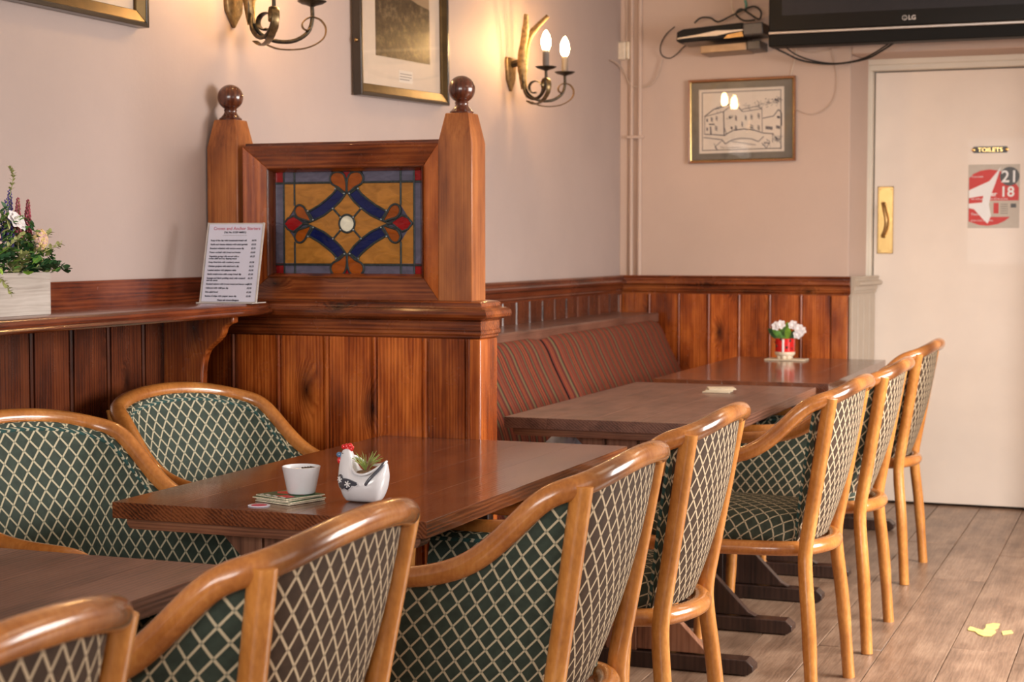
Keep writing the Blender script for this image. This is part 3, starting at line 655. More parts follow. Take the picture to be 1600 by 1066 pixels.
# ================================================================== SHELF
sh = empty('wall_shelf', (0, 0, 0)); tag(sh, 'dark stained wooden ledge shelf along the wall beside the partition', 'shelf')
mb = MB()
y0, y1 = .3, 3.945
tp = [(XW(y0), y0), (XW(3.9), 3.94), (-2.19, 3.94), (-2.17, 3.90), (-2.15, 3.80), (-2.142, 3.6), (-2.142, y0)]
zz = [(0, 1.018), (.006, 1.019), (.010, 1.024), (.006, 1.029), (.0, 1.031), (.002, 1.036), (.0, 1.043), (-.006, 1.048)]
def off(d): return [(x + (d if i >= 2 else 0), y + (d * .5 if i in (2, 3) else 0)) for i, (x, y) in enumerate(tp)]
vs = []; fs = []
for d, z in zz: vs += [(x, y, z) for x, y in off(d)]
n = len(tp)
for i in range(len(zz) - 1):
    for k in range(n): fs.append((i * n + k, i * n + (k + 1) % n, (i + 1) * n + (k + 1) % n, (i + 1) * n + k))
fs.append(tuple(range(n - 1, -1, -1))); fs.append(tuple((len(zz) - 1) * n + k for k in range(n)))
mb.add(vs, fs); mb.build('shelf_board', M['pine_y'], sh, ang=50)
o = MB().box((0, 0, 0), (.018, 3.64, .066)).build('back_board', M['pine_y'], sh, bevel=.002); o.location = (XW(.3) + .0, .3, 1.046); o.rotation_euler = (0, 0, -.0073)
lip = [(q.x, q.y) for q in cr([(.196, .999, 0), (.181, .990, 0), (.173, .970, 0), (.160, .955, 0), (.145, .943, 0), (.131, .930, 0), (.121, .908, 0), (.116, .880, 0), (.114, .840, 0)], 4)]
bp = [(0, 1.018), (.206, 1.018), (.206, 1.0)] + lip + [(.114, .45), (0, .45)]
o = MB().prism(bp, 'Y', -.014, .014).build('bracket', M['pine'], sh, bevel=.004); o.location = (XW(3.74) + .012, 3.74, 0)
o = MB().prism(bp, 'Y', -.014, .014).build('bracket', M['pine'], sh, bevel=.004); o.location = (XW(2.3) + .012, 1.7, 0)

# ================================================================== MENU
mn = empty('menu_holder', (-2.219, 3.775, 1.0485), .08); tag(mn, 'acrylic stand holding a printed paper menu on the shelf by the partition', 'menu')
mnt = empty('tilt'); mnt.parent = mn  # leaning card
bpy.data.objects.remove(mnt)
lean = Matrix.Rotation(-radians(15), 4, 'X')
def lp(o): o.matrix_local = lean @ o.matrix_local; return o
o = MB().box((-.0745, -.001, .004), (.0745, .001, .208)).build('paper', M['paper'], mn); lp(o)
o = MB().box((-.078, .0012, 0), (.078, .003, .212)).build('acrylic_back', M['acrylic'], mn); lp(o)
MB().box((-.078, -.022, 0), (.078, .06, .0025)).build('acrylic_foot', M['acrylic'], mn)
for s in (-1, 1):
    o = MB().box((s * .0775 - .0015, -.003, 0), (s * .0775 + .0015, .004, .212)).build('acrylic_edge', M['acrylic'], mn); lp(o)
def mt(body, size, x, z, mat, align='LEFT', bold=.0001, sx=1):
    o = text(body, size, (x, -.0014, z), (pi / 2, 0, 0), mat, mn, align=align, ext=.0001, sx=sx, bold=bold); bpy.context.view_layer.update(); lp(o)
mt('Crown and Anchor Starters', .0115, .004, .193, M['inkred'], 'CENTER')
mt('(Tel. No. 01529 468051)', .0062, .0, .1845, M['ink'], 'CENTER', .0003)
mt('.............................................................', .005, .0, .178, M['inkgrey'], 'CENTER')
lines = [('Soup of the day with homemade bread roll', '£4.95'), ('Garlic and cheese ciabatta with salad garnish', '£5.25'), ('Breaded whitebait with tartare sauce dip', '£5.95'), ('Prawn cocktail with bread and butter', '£6.50'),
         ('Vegetable spring rolls served with a\nsweet chilli and soy dipping sauce', '£5.25'), ('Deep fried brie with cranberry sauce', '£5.95'), ('Chicken goujons with salad and a dip', '£6.25'), ('Loaded nachos with jalapeno salsa', '£6.50'),
         ('Garlic mushrooms with crusty bread dip', '£5.50'), ('Sausage and black pudding stack with mustard\nand ale sauce', '£6.75'), ('Smoked salmon with brown bread and lemon mayo', '£7.25'), ('Halloumi with chilli jam dip', '£5.95'), ('Side salad bowl', '£3.50'),
         ('Basket of chips with pepper sauce dip', '£3.95')]
z = .163
for a, b in lines:
    mt(a, .0058, -.066, z, M['ink'], bold=.00025); mt(b, .0058, .049, z, M['ink'], bold=.00025); z -= .0105 + (.005 if '\n' in a else 0)
mt('Please ask about allergens', .0058, 0, z, M['ink'], 'CENTER', .00025)

# ================================================================== TABLES
def table(name, x0, x1, y0, y1, trestles, mat, nearmat, label, zt=.708, nb=5, th=.031):
    cx = (x0 + x1) / 2; t = empty(name, (cx, (y0 + y1) / 2, 0)); tag(t, label, 'table', 'oak trestle tables in the row')
    L = y1 - y0; Wd = x1 - x0; w = Wd / nb
    for i in range(nb):
        a = -Wd / 2 + i * w
        b = MB().box((a - 0, -L / 2, -th), (a + w, L / 2, 0))
        o = b.build('top_board', mat, t, bevel=.0006, seg=1)
        o.location = (0, 0, zt)
    for j, yy in enumerate(trestles):
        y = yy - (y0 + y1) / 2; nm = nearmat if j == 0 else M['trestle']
        hw = Wd / 2 - .02
        zc = zt - th
        yc_ = y if j else -L / 2 + .040
        MB().prism([(-hw, zc), (-hw, zc - .012), (-hw + .006, zc - .020), (-hw + .016, zc - .022), (hw - .016, zc - .022), (hw - .006, zc - .020), (hw, zc - .012), (hw, zc)], 'Y', yc_ - .022, yc_ + .022).build('cleat', M['cleat'] if j == 0 else M['trestle'], t, bevel=.001)
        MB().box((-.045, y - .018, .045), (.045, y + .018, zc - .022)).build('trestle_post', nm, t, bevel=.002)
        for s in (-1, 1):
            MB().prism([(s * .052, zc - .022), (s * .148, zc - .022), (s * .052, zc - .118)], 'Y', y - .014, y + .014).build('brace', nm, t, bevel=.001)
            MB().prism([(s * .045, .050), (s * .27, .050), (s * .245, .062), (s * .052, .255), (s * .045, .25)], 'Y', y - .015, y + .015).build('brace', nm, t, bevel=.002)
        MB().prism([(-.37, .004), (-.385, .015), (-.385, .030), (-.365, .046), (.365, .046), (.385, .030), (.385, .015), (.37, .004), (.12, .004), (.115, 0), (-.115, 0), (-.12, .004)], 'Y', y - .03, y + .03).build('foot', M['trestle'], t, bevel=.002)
    ys = [q - (y0 + y1) / 2 for q in trestles]
    MB().box((-.012, min(ys), .22), (.012, max(ys), .28)).build('stretcher', M['trestle'], t, bevel=.002)
    return t
table('dining_table', -1.965, -1.318, 1.02, 2.25, (1.12, 2.15), M['tableworn'], M['trestle'], 'dark oak table nearest the camera, bare top cut off at the corner')
table('dining_table.001', -1.862, -1.207, 2.731, 3.938, (2.83, 3.75), M['table'], M['trestle_near'], 'glossy oak table against the partition with the hen planter on it')
table('dining_table.002', -1.741, -1.101, 4.487, 5.79, (4.60, 5.13, 5.62), M['tableworn'], M['trestle_near'], 'scuffed oak table between the partition and the far table, by the bench')
table('dining_table.003', -1.728, -1.088, 5.958, 7.27, (6.06, 7.15), M['table'], M['trestle'], 'far oak table carrying the ladybird flower pot near the panelled end wall')

# ================================================================== CHAIRS
# local frame: +x is the front of the chair, back rail at x=-.34
RAILH = [(.232, .243, .560), (.236, .248, .600), (.222, .254, .636), (.185, .257, .651), (.10, .260, .649), (.02, .260, .650), (-.05, .258, .659), (-.10, .256, .674), (-.14, .254, .697), (-.175, .250, .728), (-.21, .244, .764), (-.245, .236, .798), (-.28, .218, .808), (-.312, .182, .821), (-.331, .110, .836), (-.338, 0, .843)]
def rail_pts():
    h = RAILH; full = h + [(a, -b, c) for a, b, c in h[-2::-1]]
    P = cr(full, 5)
    for _ in range(14): P = [P[0]] + [(P[i - 1] + P[i] * 2 + P[i + 1]) / 4 for i in range(1, len(P) - 1)] + [P[-1]]
    return P
HOOP = [(.225, .12), (.235, 0), (.225, -.12), (.19, -.195), (.10, -.205), (-.06, -.185), (-.18, -.158), (-.235, -.11), (-.262, 0), (-.235, .11), (-.18, .158), (-.06, .185), (.10, .205), (.19, .195)]
def make_chair(tub):
    t = empty('tub_armchair' if tub else 'open_armchair')
    rp = rail_pts(); N = len(rp)
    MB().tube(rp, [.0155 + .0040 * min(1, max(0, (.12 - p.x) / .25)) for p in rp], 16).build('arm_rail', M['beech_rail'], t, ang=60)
    for s in (-1, 1):
        MB().tube(cr([(.250, s * .205, 0), (.240, s * .212, .25), (.234, s * .218, .42), (.232, s * .235, .52), (.232, s * .243, .565)], 5), [.0160] * 3 + [.0178] * 18, 14).build('leg', M['beech'], t, ang=60)
        MB().tube(cr([(-.262, s * .228, 0), (-.247, s * .208, .22), (-.232, s * .190, .37), (-.232, s * .184, .43), (-.243, s * .187, .50), (-.270, s * .198, .66), (-.296, s * .212, .815)], 5), [.0172] * 4 + [.0188] * 27, 14).build('leg', M['beech'], t, ang=60)
    hp = cr([(a, b, .418) for a, b in HOOP], 5, True)
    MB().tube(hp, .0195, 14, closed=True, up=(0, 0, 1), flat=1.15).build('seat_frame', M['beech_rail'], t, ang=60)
    # cushion
    out = cr([(a, b, 0) for a, b in HOOP], 3, True); cx = -.01
    prof = [(.90, .425), (.965, .436), (.985, .456), (.965, .480), (.90, .498), (.75, .510), (.5, .517), (.25, .520), (.02, .521)]
    vs = []; uv = []; fs = []; n = len(out); Lr = 0; Ls = []
    rr = [(.2 * a, b) for a, b in prof][::-1]; acc = 0; Ls = [0]
    for i in range(1, len(rr)): acc += sqrt((rr[i][0] - rr[i - 1][0]) ** 2 + (rr[i][1] - rr[i - 1][1]) ** 2); Ls.append(acc)
    Ls = Ls[::-1]
    for (s, z), L in zip(prof, Ls):
        for p in out:
            vs.append((max(cx + (p.x - cx) * s, -.212), p.y * s, z)); d = Vector((p.x - cx, p.y)); R = d.length
            uv.append((d.x / .2 * L, d.y / .2 * L))
    for i in range(len(prof) - 1):
        for k in range(n): fs.append((i * n + k, i * n + (k + 1) % n, (i + 1) * n + (k + 1) % n, (i + 1) * n + k))
    fs.append(tuple((len(prof) - 1) * n + k for k in range(n)))
    MB().add(vs, fs, 0, uv).build('seat_cushion', M['fab_seat'], t, ang=80)
    # upholstered shell hung below the rail
    lo = 2 * 5 + 3 if tub else None
    if tub: idx = list(range(16, N - 16))
    else:
        idx = [i for i in range(N) if rp[i].x < -.272]
    top = [rp[i] for i in idx]
    k = len(top)
    # bottom path with the same number of points
    if tub: bl = cr([(.165, .212, 0), (.08, .207, 0), (-.06, .188, 0), (-.17, .158, 0), (-.215, .10, 0), (-.232, 0, 0), (-.215, -.10, 0), (-.17, -.158, 0), (-.06, -.188, 0), (.08, -.207, 0), (.165, -.212, 0)], 8)
    else: bl = cr([(-.208, .158, 0), (-.224, .12, 0), (-.240, .06, 0), (-.245, 0, 0), (-.240, -.06, 0), (-.224, -.12, 0), (-.208, -.158, 0)], 8)
    def resample(P, m):
        d = [0]
        for i in range(1, len(P)): d.append(d[-1] + (P[i] - P[i - 1]).length)
        o = []; j = 0
        for q in range(m):
            s = d[-1] * q / (m - 1)
            while j < len(P) - 2 and d[j + 1] < s: j += 1
            f = (s - d[j]) / max(1e-9, d[j + 1] - d[j]); o.append(P[j].lerp(P[j + 1], min(1, max(0, f))))
        return o
    m = 49 if tub else 29; top = resample(top, m); bl = resample(bl, m); H = 12
    inn = []; outr = []; iu = []
    arc = 0
    cen = Vector((.0, 0, 0))
    for q in range(m):
        tq = top[q]; bq = bl[q]
        if q: arc += ((top[q] - top[q - 1]).xy.length + (bl[q] - bl[q - 1]).xy.length) / 2
        # plan normal (outward)
        a = top[max(q - 1, 0)]; b = top[min(q + 1, m - 1)]; d = (b - a).xy.normalized(); nrm = Vector((-d.y, d.x))
        if nrm.dot(Vector((tq.x + .02, tq.y))) < 0: nrm = -nrm
        ci = []; co = []; cu = []
        ztop = tq.z - .004; zb = .436
        for h in range(H + 1):
            f = h / H; z = zb + (ztop - zb) * f; p = bq.xy.lerp(tq.xy, f ** .9); bul = sin(pi * f) * .012
            e = 1 if tub else min(1, min(q, m - 1 - q) / 3)
            ci.append((p.x - nrm.x * (.026 + .010 * sin(pi * f)) , p.y - nrm.y * (.026 + .010 * sin(pi * f)), z - .004)); co.append((p.x + nrm.x * (bul - .004 - .008 * (1 - e)), p.y + nrm.y * (bul - .004 - .008 * (1 - e)), z)); cu.append((arc, z))
        inn.append(ci); outr.append(co); iu.append(cu)
    def sheet(rows, us, mi, mb):
        v = [p for r in rows for p in r]; u = [x for r in us for x in r]; w = H + 1
        mb.add(v, [(a * w + b, (a + 1) * w + b, (a + 1) * w + b + 1, a * w + b + 1) for a in range(len(rows) - 1) for b in range(H)], mi, u)
    mi_ = MB(); sheet(inn, iu, 0, mi_)
    edge_rows = [[], []]
    v = []; u = []
    for side in (0, m - 1):
        v += [p for pair in zip(inn[side], outr[side]) for p in pair]; u += [(c[0] + d, c[1]) for c in iu[side] for d in (0, .025)]
    w = (H + 1) * 2; mi_.add(v, [(s * w + 2 * b, s * w + 2 * b + 1, s * w + 2 * b + 3, s * w + 2 * b + 2) for s in (0, 1) for b in range(H)], 0, u)
    v = [p for q in range(m) for p in (inn[q][0], outr[q][0])] + [p for q in range(m) for p in (inn[q][H], outr[q][H])]
    u = [(iu[q][0][0], d) for q in range(m) for d in (0, .025)] * 2; w = 2 * m
    mi_.add(v, [(s * w + 2 * b, s * w + 2 * b + 1, s * w + 2 * b + 3, s * w + 2 * b + 2) for s in (0, 1) for b in range(m - 1)], 0, u)
    mi_.build('back_pad', M['fab'], t, ang=50, fix=False)
    # outside cover: side cheeks green, the panel between the rear legs umber
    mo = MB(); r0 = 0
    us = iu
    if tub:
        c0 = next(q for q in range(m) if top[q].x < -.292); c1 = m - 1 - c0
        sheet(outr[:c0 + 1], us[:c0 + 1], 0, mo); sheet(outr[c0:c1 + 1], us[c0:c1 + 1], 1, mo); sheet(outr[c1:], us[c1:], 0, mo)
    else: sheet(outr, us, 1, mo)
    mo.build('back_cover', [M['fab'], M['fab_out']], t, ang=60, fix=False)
    pp = MB()
    tp_ = [Vector(r[H]) + Vector((0, 0, -.014)) for r in inn]
    if tub: pp.tube(tp_, .0065, 8)
    else:
        pth = [Vector(p) for p in inn[0]] + tp_ + [Vector(p) for p in inn[-1][::-1]]
        pp.tube(pth, .005, 8)
    pp.build('piping', M['pipe_fab'], t, ang=80)
    return t
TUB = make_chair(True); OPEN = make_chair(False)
spots = [ # kind, x, y, rot, label
    (TUB, -1.307, 1.285, pi, 'green lattice tub armchair in the near left corner, cut off by the frame', 'aisle'),
    (TUB, -1.297, 1.987, pi + .008, 'green lattice tub armchair pulled up to the nearest dark table', 'aisle'),
    (TUB, -1.155, 2.772, pi, 'green lattice tub armchair on the aisle side of the hen planter table', 'aisle'),
    (OPEN, -1.185, 3.540, pi, 'open sided lattice armchair at the partition end of the hen planter table', 'aisle'),
    (OPEN, -1.058, 4.455, pi - .03, 'open sided lattice armchair showing its whole seat at the scuffed table', 'aisle'),
    (TUB, -1.050, 5.186, pi + .011, 'lattice armchair between the scuffed table and the far table, third from the door', 'aisle'),
    (OPEN, -1.086, 6.259, pi - .013, 'open sided lattice armchair standing nearest the cream door', 'aisle'),
    (TUB, -1.895, 2.785, -.24, 'green lattice tub armchair against the wall below the flower box shelf', 'wall'),
    (TUB, -1.945, 3.500, -.22, 'green lattice tub armchair in the corner between wall and partition', 'wall')]
used = set(); CH = []
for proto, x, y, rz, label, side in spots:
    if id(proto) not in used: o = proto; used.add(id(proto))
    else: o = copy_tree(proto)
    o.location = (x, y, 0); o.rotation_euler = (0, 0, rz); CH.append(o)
    tag(o, label, 'chair', 'bentwood armchairs along the aisle' if side == 'aisle' else 'bentwood armchairs along the wall')

# ================================================================== BENCH
bn = empty('bench_seat', (0, 0, 0)); tag(bn, 'striped upholstered wall bench with red and olive stripes behind the tables', 'bench')
def bsec(t):  # backrest section, t 0 top .. 1 bottom : (x, z)
    return cr([(-2.235, .842, 0), (-2.190, .862, 0), (-2.145, .852, 0), (-2.115, .815, 0), (-2.090, .76, 0), (-2.055, .69, 0), (-2.02, .62, 0), (-1.995, .54, 0), (-1.99, .47, 0)], 4)
sec = bsec(0)
def cushion(y0, y1):
    mb = MB(); vs = []; uv = []; ny = 14; fs = []; m = len(sec) + 1
    for j in range(ny + 1):
        f = j / ny; y = y0 + (y1 - y0) * f; e = min(f, 1 - f) * (y1 - y0); sq = 0 if e > .03 else (.03 - e) / .03
        L = 0
        for i, p in enumerate(sec):
            if i: L += (p - sec[i - 1]).length
            vs.append((p.x - .012 * sq * sq, y, p.y - .006 * sq * sq)); uv.append((y, L))
        vs.append((-2.26, y, .47)); uv.append((y, L + .1))
    for j in range(ny):
        for i in range(m): fs.append((j * m + i, j * m + (i + 1) % m, (j + 1) * m + (i + 1) % m, (j + 1) * m + i))
    fs.append(tuple(range(m))); fs.append(tuple(ny * m + i for i in range(m - 1, -1, -1)))
    mb.add(vs, fs, 0, uv); mb.build('back_cushion', M['stripes'], bn, ang=60)
cushion(4.075, 5.915); cushion(5.925, 7.48)
MB().box((-2.37, 4.07, .842), (-2.150, 7.50, .885)).build('ledge_cap', M['tableworn'], bn, bevel=.006)
bn_led = MB().box((-2.37, 4.07, .40), (-2.262, 7.48, .842)).build('back_frame', M['pine_y'], bn)
for a, b in ((4.075, 5.915), (5.925, 7.48)):
    mb = MB(); pr = cr([(-2.20, .30, 0), (-1.82, .30, 0), (-1.775, .33, 0), (-1.765, .38, 0), (-1.79, .425, 0), (-1.86, .44, 0), (-2.0, .445, 0), (-2.20, .445, 0)], 3)
    L = 0; vs = []; uv = []
    for i, p in enumerate(pr):
        if i: L += (p - pr[i - 1]).length
        for y in (a, b): vs.append((p.x, y, p.y)); uv.append((y, L))
    n = len(pr); fs = [(2 * i, 2 * i + 1, 2 * i + 3, 2 * i + 2) for i in range(n - 1)] + [tuple(2 * i for i in range(n)), tuple(2 * i + 1 for i in range(n - 1, -1, -1)), (0, 1, 2 * n - 1, 2 * n - 2)]
    mb.add(vs, fs, 0, uv); mb.build('seat_cushion', M['stripes'], bn, ang=50)
MB().box((-2.37, 4.07, .0), (-1.83, 7.48, .30)).build('plinth', M['pine_y'], bn, bevel=.003)
# blue cloth lying on the bench seat
rg = random.Random(5)
mb = MB(); vs = []; fs = []; nu, nv = 20, 14
for i in range(nu + 1):
    for j in range(nv):
        a = 2 * pi * j / nv; f = i / nu; r = .085 * sin(pi * min(1, f * 1.0 + .02)) ** .5 * (1 + .14 * sin(3 * a + 9 * f) + .08 * sin(5 * a - 14 * f))
        vs.append((-1.66 + .27 * (f - .5) + .03 * sin(7 * f), 4.98 + r * cos(a), .555 + r * sin(a) * 1.1))
for i in range(nu):
    for j in range(nv): fs.append((i * nv + j, i * nv + (j + 1) % nv, (i + 1) * nv + (j + 1) % nv, (i + 1) * nv + j))
fs.append(tuple(range(nv - 1, -1, -1))); fs.append(tuple(nu * nv + k for k in range(nv)))
mb.add(vs, fs); o = mb.build('folded_cloth', M['denim'], ang=60); tag(o, 'crumpled blue grey cloth lying on the bench under the scuffed table', 'cloth')

# ================================================================== TABLE OBJECTS
ZT = .7085
# coaster stack
for i in range(4):
    g = empty('drinks_mat', (-1.552 + rg.uniform(-.004, .004), 2.862 + rg.uniform(-.004, .004), ZT + .0001 + i * .0033), -.36 + rg.uniform(-.06, .06))
    tag(g, ['bottom red and white card drinks mat of the stack under the white bowl', 'second card drinks mat up in the stack under the bowl', 'third card drinks mat up in the stack under the bowl', 'topmost red and green printed drinks mat directly under the white bowl'][i], 'coaster', 'card drinks mats stacked under the bowl')
    h = .047
    MB().box((-h, -h, 0), (h, h, .0026)).build('card', M['cardedge'], g, bevel=.001)
    mb = MB().box((-h + .001, -h + .001, .0026), (h - .001, h - .001, .0030)); mb.build('printed_face', M['c_green'] if 'c_green' in M else M['leaf_d'], g)
    if i == 3:
        MB().prism([(-.04, .0), (-.028, .026), (.0, .036), (.026, .028), (.03, .006), (.0, -.004), (-.025, -.012)], 'Z', .0030, .0033).build('red_print', M['posterred'], g)
        MB().prism([(.0, -.036), (.036, -.038), (.04, -.02), (.01, -.014)], 'Z', .0030, .0033).build('red_print', M['posterred'], g)
        for k in range(7): MB().box((-.038 + k * .011, -.044 + (k % 2) * .004, .0030), (-.032 + k * .011, -.038 + (k % 2) * .004, .0034)).build('white_print', M['posterwhite'], g)
o = MB().lathe([(.021, 0), (.021, .0012)], 20).build('bottle_cap_sticker', M['paper']); o.location = (-1.575, 2.787, ZT); tag(o, 'small red and white round token beside the drinks mats', 'token')
o2 = MB().lathe([(.015, .0012), (.015, .0016)], 20).build('red_print', M['inkred'], o)
# bowl
bw = empty('sugar_bowl', (-1.533, 2.876, ZT + .0136)); tag(bw, 'white tapered ceramic bowl with black sachets standing on the drinks mats', 'bowl')
MB().lathe([(.020, 0), (.0255, .001), (.0275, .004), (.0365, .050), (.037, .052), (.0355, .0525), (.034, .050), (.026, .008), (.02, .006), (.001, .006)], 36).build('bowl_body', M['ceramic'], bw, ang=40)
for k in range(4):
    o = MB().box((-.009, -.0012, 0), (.009, .0012, .041)).build('sachet', M['toil'], bw, bevel=.0006); o.location = (.004 + .002 * k, -.002 + .0055 * k, .009); o.rotation_euler = (-.08 - .03 * k, .10 + .03 * k, -.25 + .12 * k)
# hen planter: body lofted from sections along its length
hen = empty('hen_planter', (-1.415, 2.905, ZT), .05); tag(hen, 'white ceramic hen planter with red comb and grey flowered wing on the table', 'planter')
# side outline (x, z) measured, total width .098, height .112
xs = [-.0465, -.044, -.038, -.030, -.020, -.010, 0, .010, .020, .030, .040, .0465, .0495]
def hen_top(x):
    P = [(-.0495, .060), (-.046, .088), (-.038, .094), (-.030, .090), (-.026, .070), (-.020, .055), (-.010, .0485), (.004, .0470), (.018, .050), (.030, .058), (.040, .068), (.047, .075), (.0505, .066)]
    for (a, b), (c, d) in zip(P[:-1], P[1:]):
        if a <= x <= c: return b + (d - b) * (x - a) / (c - a)
    return P[0][1] if x < P[0][0] else P[-1][1]
def hen_bot(x):
    return 0 if abs(x) < .033 else (abs(x) - .033) / .0175 * .045
secs = [(0, -.030, .032, .024), (.004, -.034, .036, .028), (.018, -.041, .0425, .034), (.036, -.0455, .0475, .037), (.050, -.0475, .0495, .036)]
TOP = [(-.0475, .062), (-.0455, .088), (-.041, .098), (-.034, .101), (-.026, .099), (-.0215, .090), (-.0195, .078), (-.016, .066), (-.008, .0575), (.004, .055), (.018, .057), (.030, .063), (.040, .072), (.0465, .079), (.0490, .074), (.0495, .066)]
BOT = [(-.0475, .052), (-.0455, .036), (-.041, .018), (-.036, .006), (-.030, 0), (.031, 0), (.037, .006), (.0425, .018), (.0475, .036), (.0495, .052)]
def lin(P, x):
    for (a, b), (c, d) in zip(P[:-1], P[1:]):
        if a <= x <= c: return b + (d - b) * (x - a) / (c - a)
    return P[0][1] if x < P[0][0] else P[-1][1]
def hw(x, z):
    q = max(0.0, 1 - ((x - .001) / .0492) ** 2) ** .5; w = .037 * q ** .75
    w *= min(1.0, .72 + z / .13 * 1.2) if z < .03 else 1
    if z > .052:
        k = min(1, (z - .052) / .03)
        w *= 1 - .58 * k if x < 0 else 1 - .75 * k
    return max(w, .0006)
n = 28; vs = []; fs = []; xs = [-.0474 + .0968 * (.5 - .5 * cos(pi * i / 40)) for i in range(41)]
for x in xs:
    zt_, zb_ = lin(TOP, x), lin(BOT, x)
    for k in range(n):
        a = 2 * pi * k / n; ca, sa = cos(a), sin(a); z = (zt_ + zb_) / 2 + (zt_ - zb_) / 2 * (abs(ca) ** .75 * (1 if ca > 0 else -1))
        edge = abs(sa) ** .55 * (1 if sa > 0 else -1); vs.append((x, hw(x, z) * edge, z))
for i in range(40):
    for k in range(n): fs.append((i * n + k, i * n + (k + 1) % n, (i + 1) * n + (k + 1) % n, (i + 1) * n + k))
fs += [tuple(range(n)), tuple(40 * n + k for k in range(n - 1, -1, -1))]
MB().add(vs, fs).build('body', M['ceramic'], hen, ang=80)
MB().tube(cr([(-.0225, -.006, .083), (-.016, -.018, .066), (-.004, -.027, .0565), (.012, -.029, .0555), (.028, -.023, .062), (.042, -.010, .073), (.047, 0, .078), (.042, .010, .076), (.028, .023, .070), (.010, .028, .067), (-.006, .026, .071), (-.016, .018, .080), (-.0225, .006, .086)], 4, True), .0026, 8, closed=True).build('rim', M['ceramic'], hen, ang=80)
MB().ball((.010, 0, .055), .026, 10, sz=.22, sx=1.05).build('gravel', M['gravel'], hen)
cb = MB()
for x, z, r in ((-.041, .1035, .0048), (-.0345, .1045, .0056), (-.0275, .1055, .0058), (-.023, .1030, .004), (-.032, .1005, .0055), (-.025, .0995, .0045)): cb.ball((x, 0, z), r, 6, sy=.75)
cb.build('comb', M['c_red'], hen, ang=80)
MB().ball((-.0485, -.003, .0885), .0055, 6, sx=1.15).build('beak', M['c_blue'], hen, ang=80)
MB().ball((-.0475, -.004, .0775), .0050, 6, sz=1.3).build('wattle', M['c_red'], hen, ang=80)
MB().ball((-.038, -.0114, .0925), .0011, 5).build('eye', M['toil'], hen)
def on_side(x, z): return -hw(x, z) * .985
def decal(pts, lift, mat, name):
    c = (sum(p[0] for p in pts) / len(pts), sum(p[1] for p in pts) / len(pts)); rings = []; v = []; f = []
    K = [1, .66, .33]; n_ = len(pts)
    for s in K:
        for p in pts: x = c[0] + (p[0] - c[0]) * s; z = c[1] + (p[1] - c[1]) * s; v.append((x, on_side(x, z) - lift, z))
    v.append((c[0], on_side(*c) - lift, c[1]))
    for i in range(2):
        for k in range(n_): f.append((i * n_ + k, i * n_ + (k + 1) % n_, (i + 1) * n_ + (k + 1) % n_, (i + 1) * n_ + k))
    for k in range(n_): f.append((2 * n_ + k, 2 * n_ + (k + 1) % n_, 3 * n_))
    for k in range(n_): p = pts[k]; v.append((p[0], on_side(*p) + .001, p[1]))
    b = 3 * n_ + 1
    for k in range(n_): f.append((k, (k + 1) % n_, b + (k + 1) % n_, b + k))
    MB().add(v, f).build(name, mat, hen, ang=80)
wing = [(x, z + .006) for x, z in [(-.030, .046), (-.034, .049), (-.039, .047), (-.0415, .040), (-.041, .032), (-.037, .025), (-.031, .021), (-.024, .023), (-.018, .020), (-.012, .024), (-.008, .029), (-.001, .0285), (.004, .0315), (.002, .035), (-.006, .038), (-.014, .041), (-.024, .042), (-.031, .041)]]
big = [((x + .016) * 1.12 - .0155, (z - .033) * 1.12 + .031) for x, z in wing]
decal(big, .0022, M['ceramic'], 'wing_edge'); decal(wing, .0035, M['c_grey'], 'wing')
for cx_, cz_, s in ((-.036, .0445, .006), (-.0165, .0375, .0065)):
    fl = MB()
    for a in range(3):
        th = pi * a / 3 + .3; dx, dz = cos(th) * s, sin(th) * s
        fl.tube([(cx_ - dx, on_side(cx_ - dx, cz_ - dz) - .0044, cz_ - dz), (cx_, on_side(cx_, cz_) - .0046, cz_), (cx_ + dx, on_side(cx_ + dx, cz_ + dz) - .0044, cz_ + dz)], [.0014, .0010, .0014], 6)
    fl.build('flower_motif', M['posterwhite'], hen)
MB().tube(cr([(.018, on_side(.018, .036) - .001, .036), (.023, on_side(.023, .044) - .001, .044), (.030, on_side(.030, .053) - .001, .053), (.037, on_side(.037, .062) - .002, .062), (.043, on_side(.043, .070) - .002, .071), (.046, -.006, .079)], 4), [.0016] + [.0028] * 18 + [.0012] * 2, 8, flat=.6).build('tail_feather', M['c_grey'], hen, ang=70)
ap = MB(); ar = MB(); rg = random.Random(11)
for i in range(46):
    a = rg.uniform(0, 2 * pi); lean_ = rg.uniform(.15, 1.0); L = rg.uniform(.028, .044)
    b = Vector((.006, 0, .058)); d = Vector((cos(a) * lean_, sin(a) * lean_, 1)).normalized()
    pts = [b, b + d * L * .45, b + d * L * .8 + Vector((cos(a), sin(a), 0)) * .002, b + d * L + Vector((cos(a), sin(a), -.4)) * .006 * lean_]
    (ar if rg.random() < .22 else ap).tube(cr(pts, 3), [.0013 * (1 - k / 9.6) + .0002 for k in range(10)], 4, flat=.5)
o = ap.build('air_plant_leaves', M['airplant'], hen); o['kind'] = 'stuff'
o = ar.build('air_plant_red_leaves', M['airplant_r'], hen); o['kind'] = 'stuff'
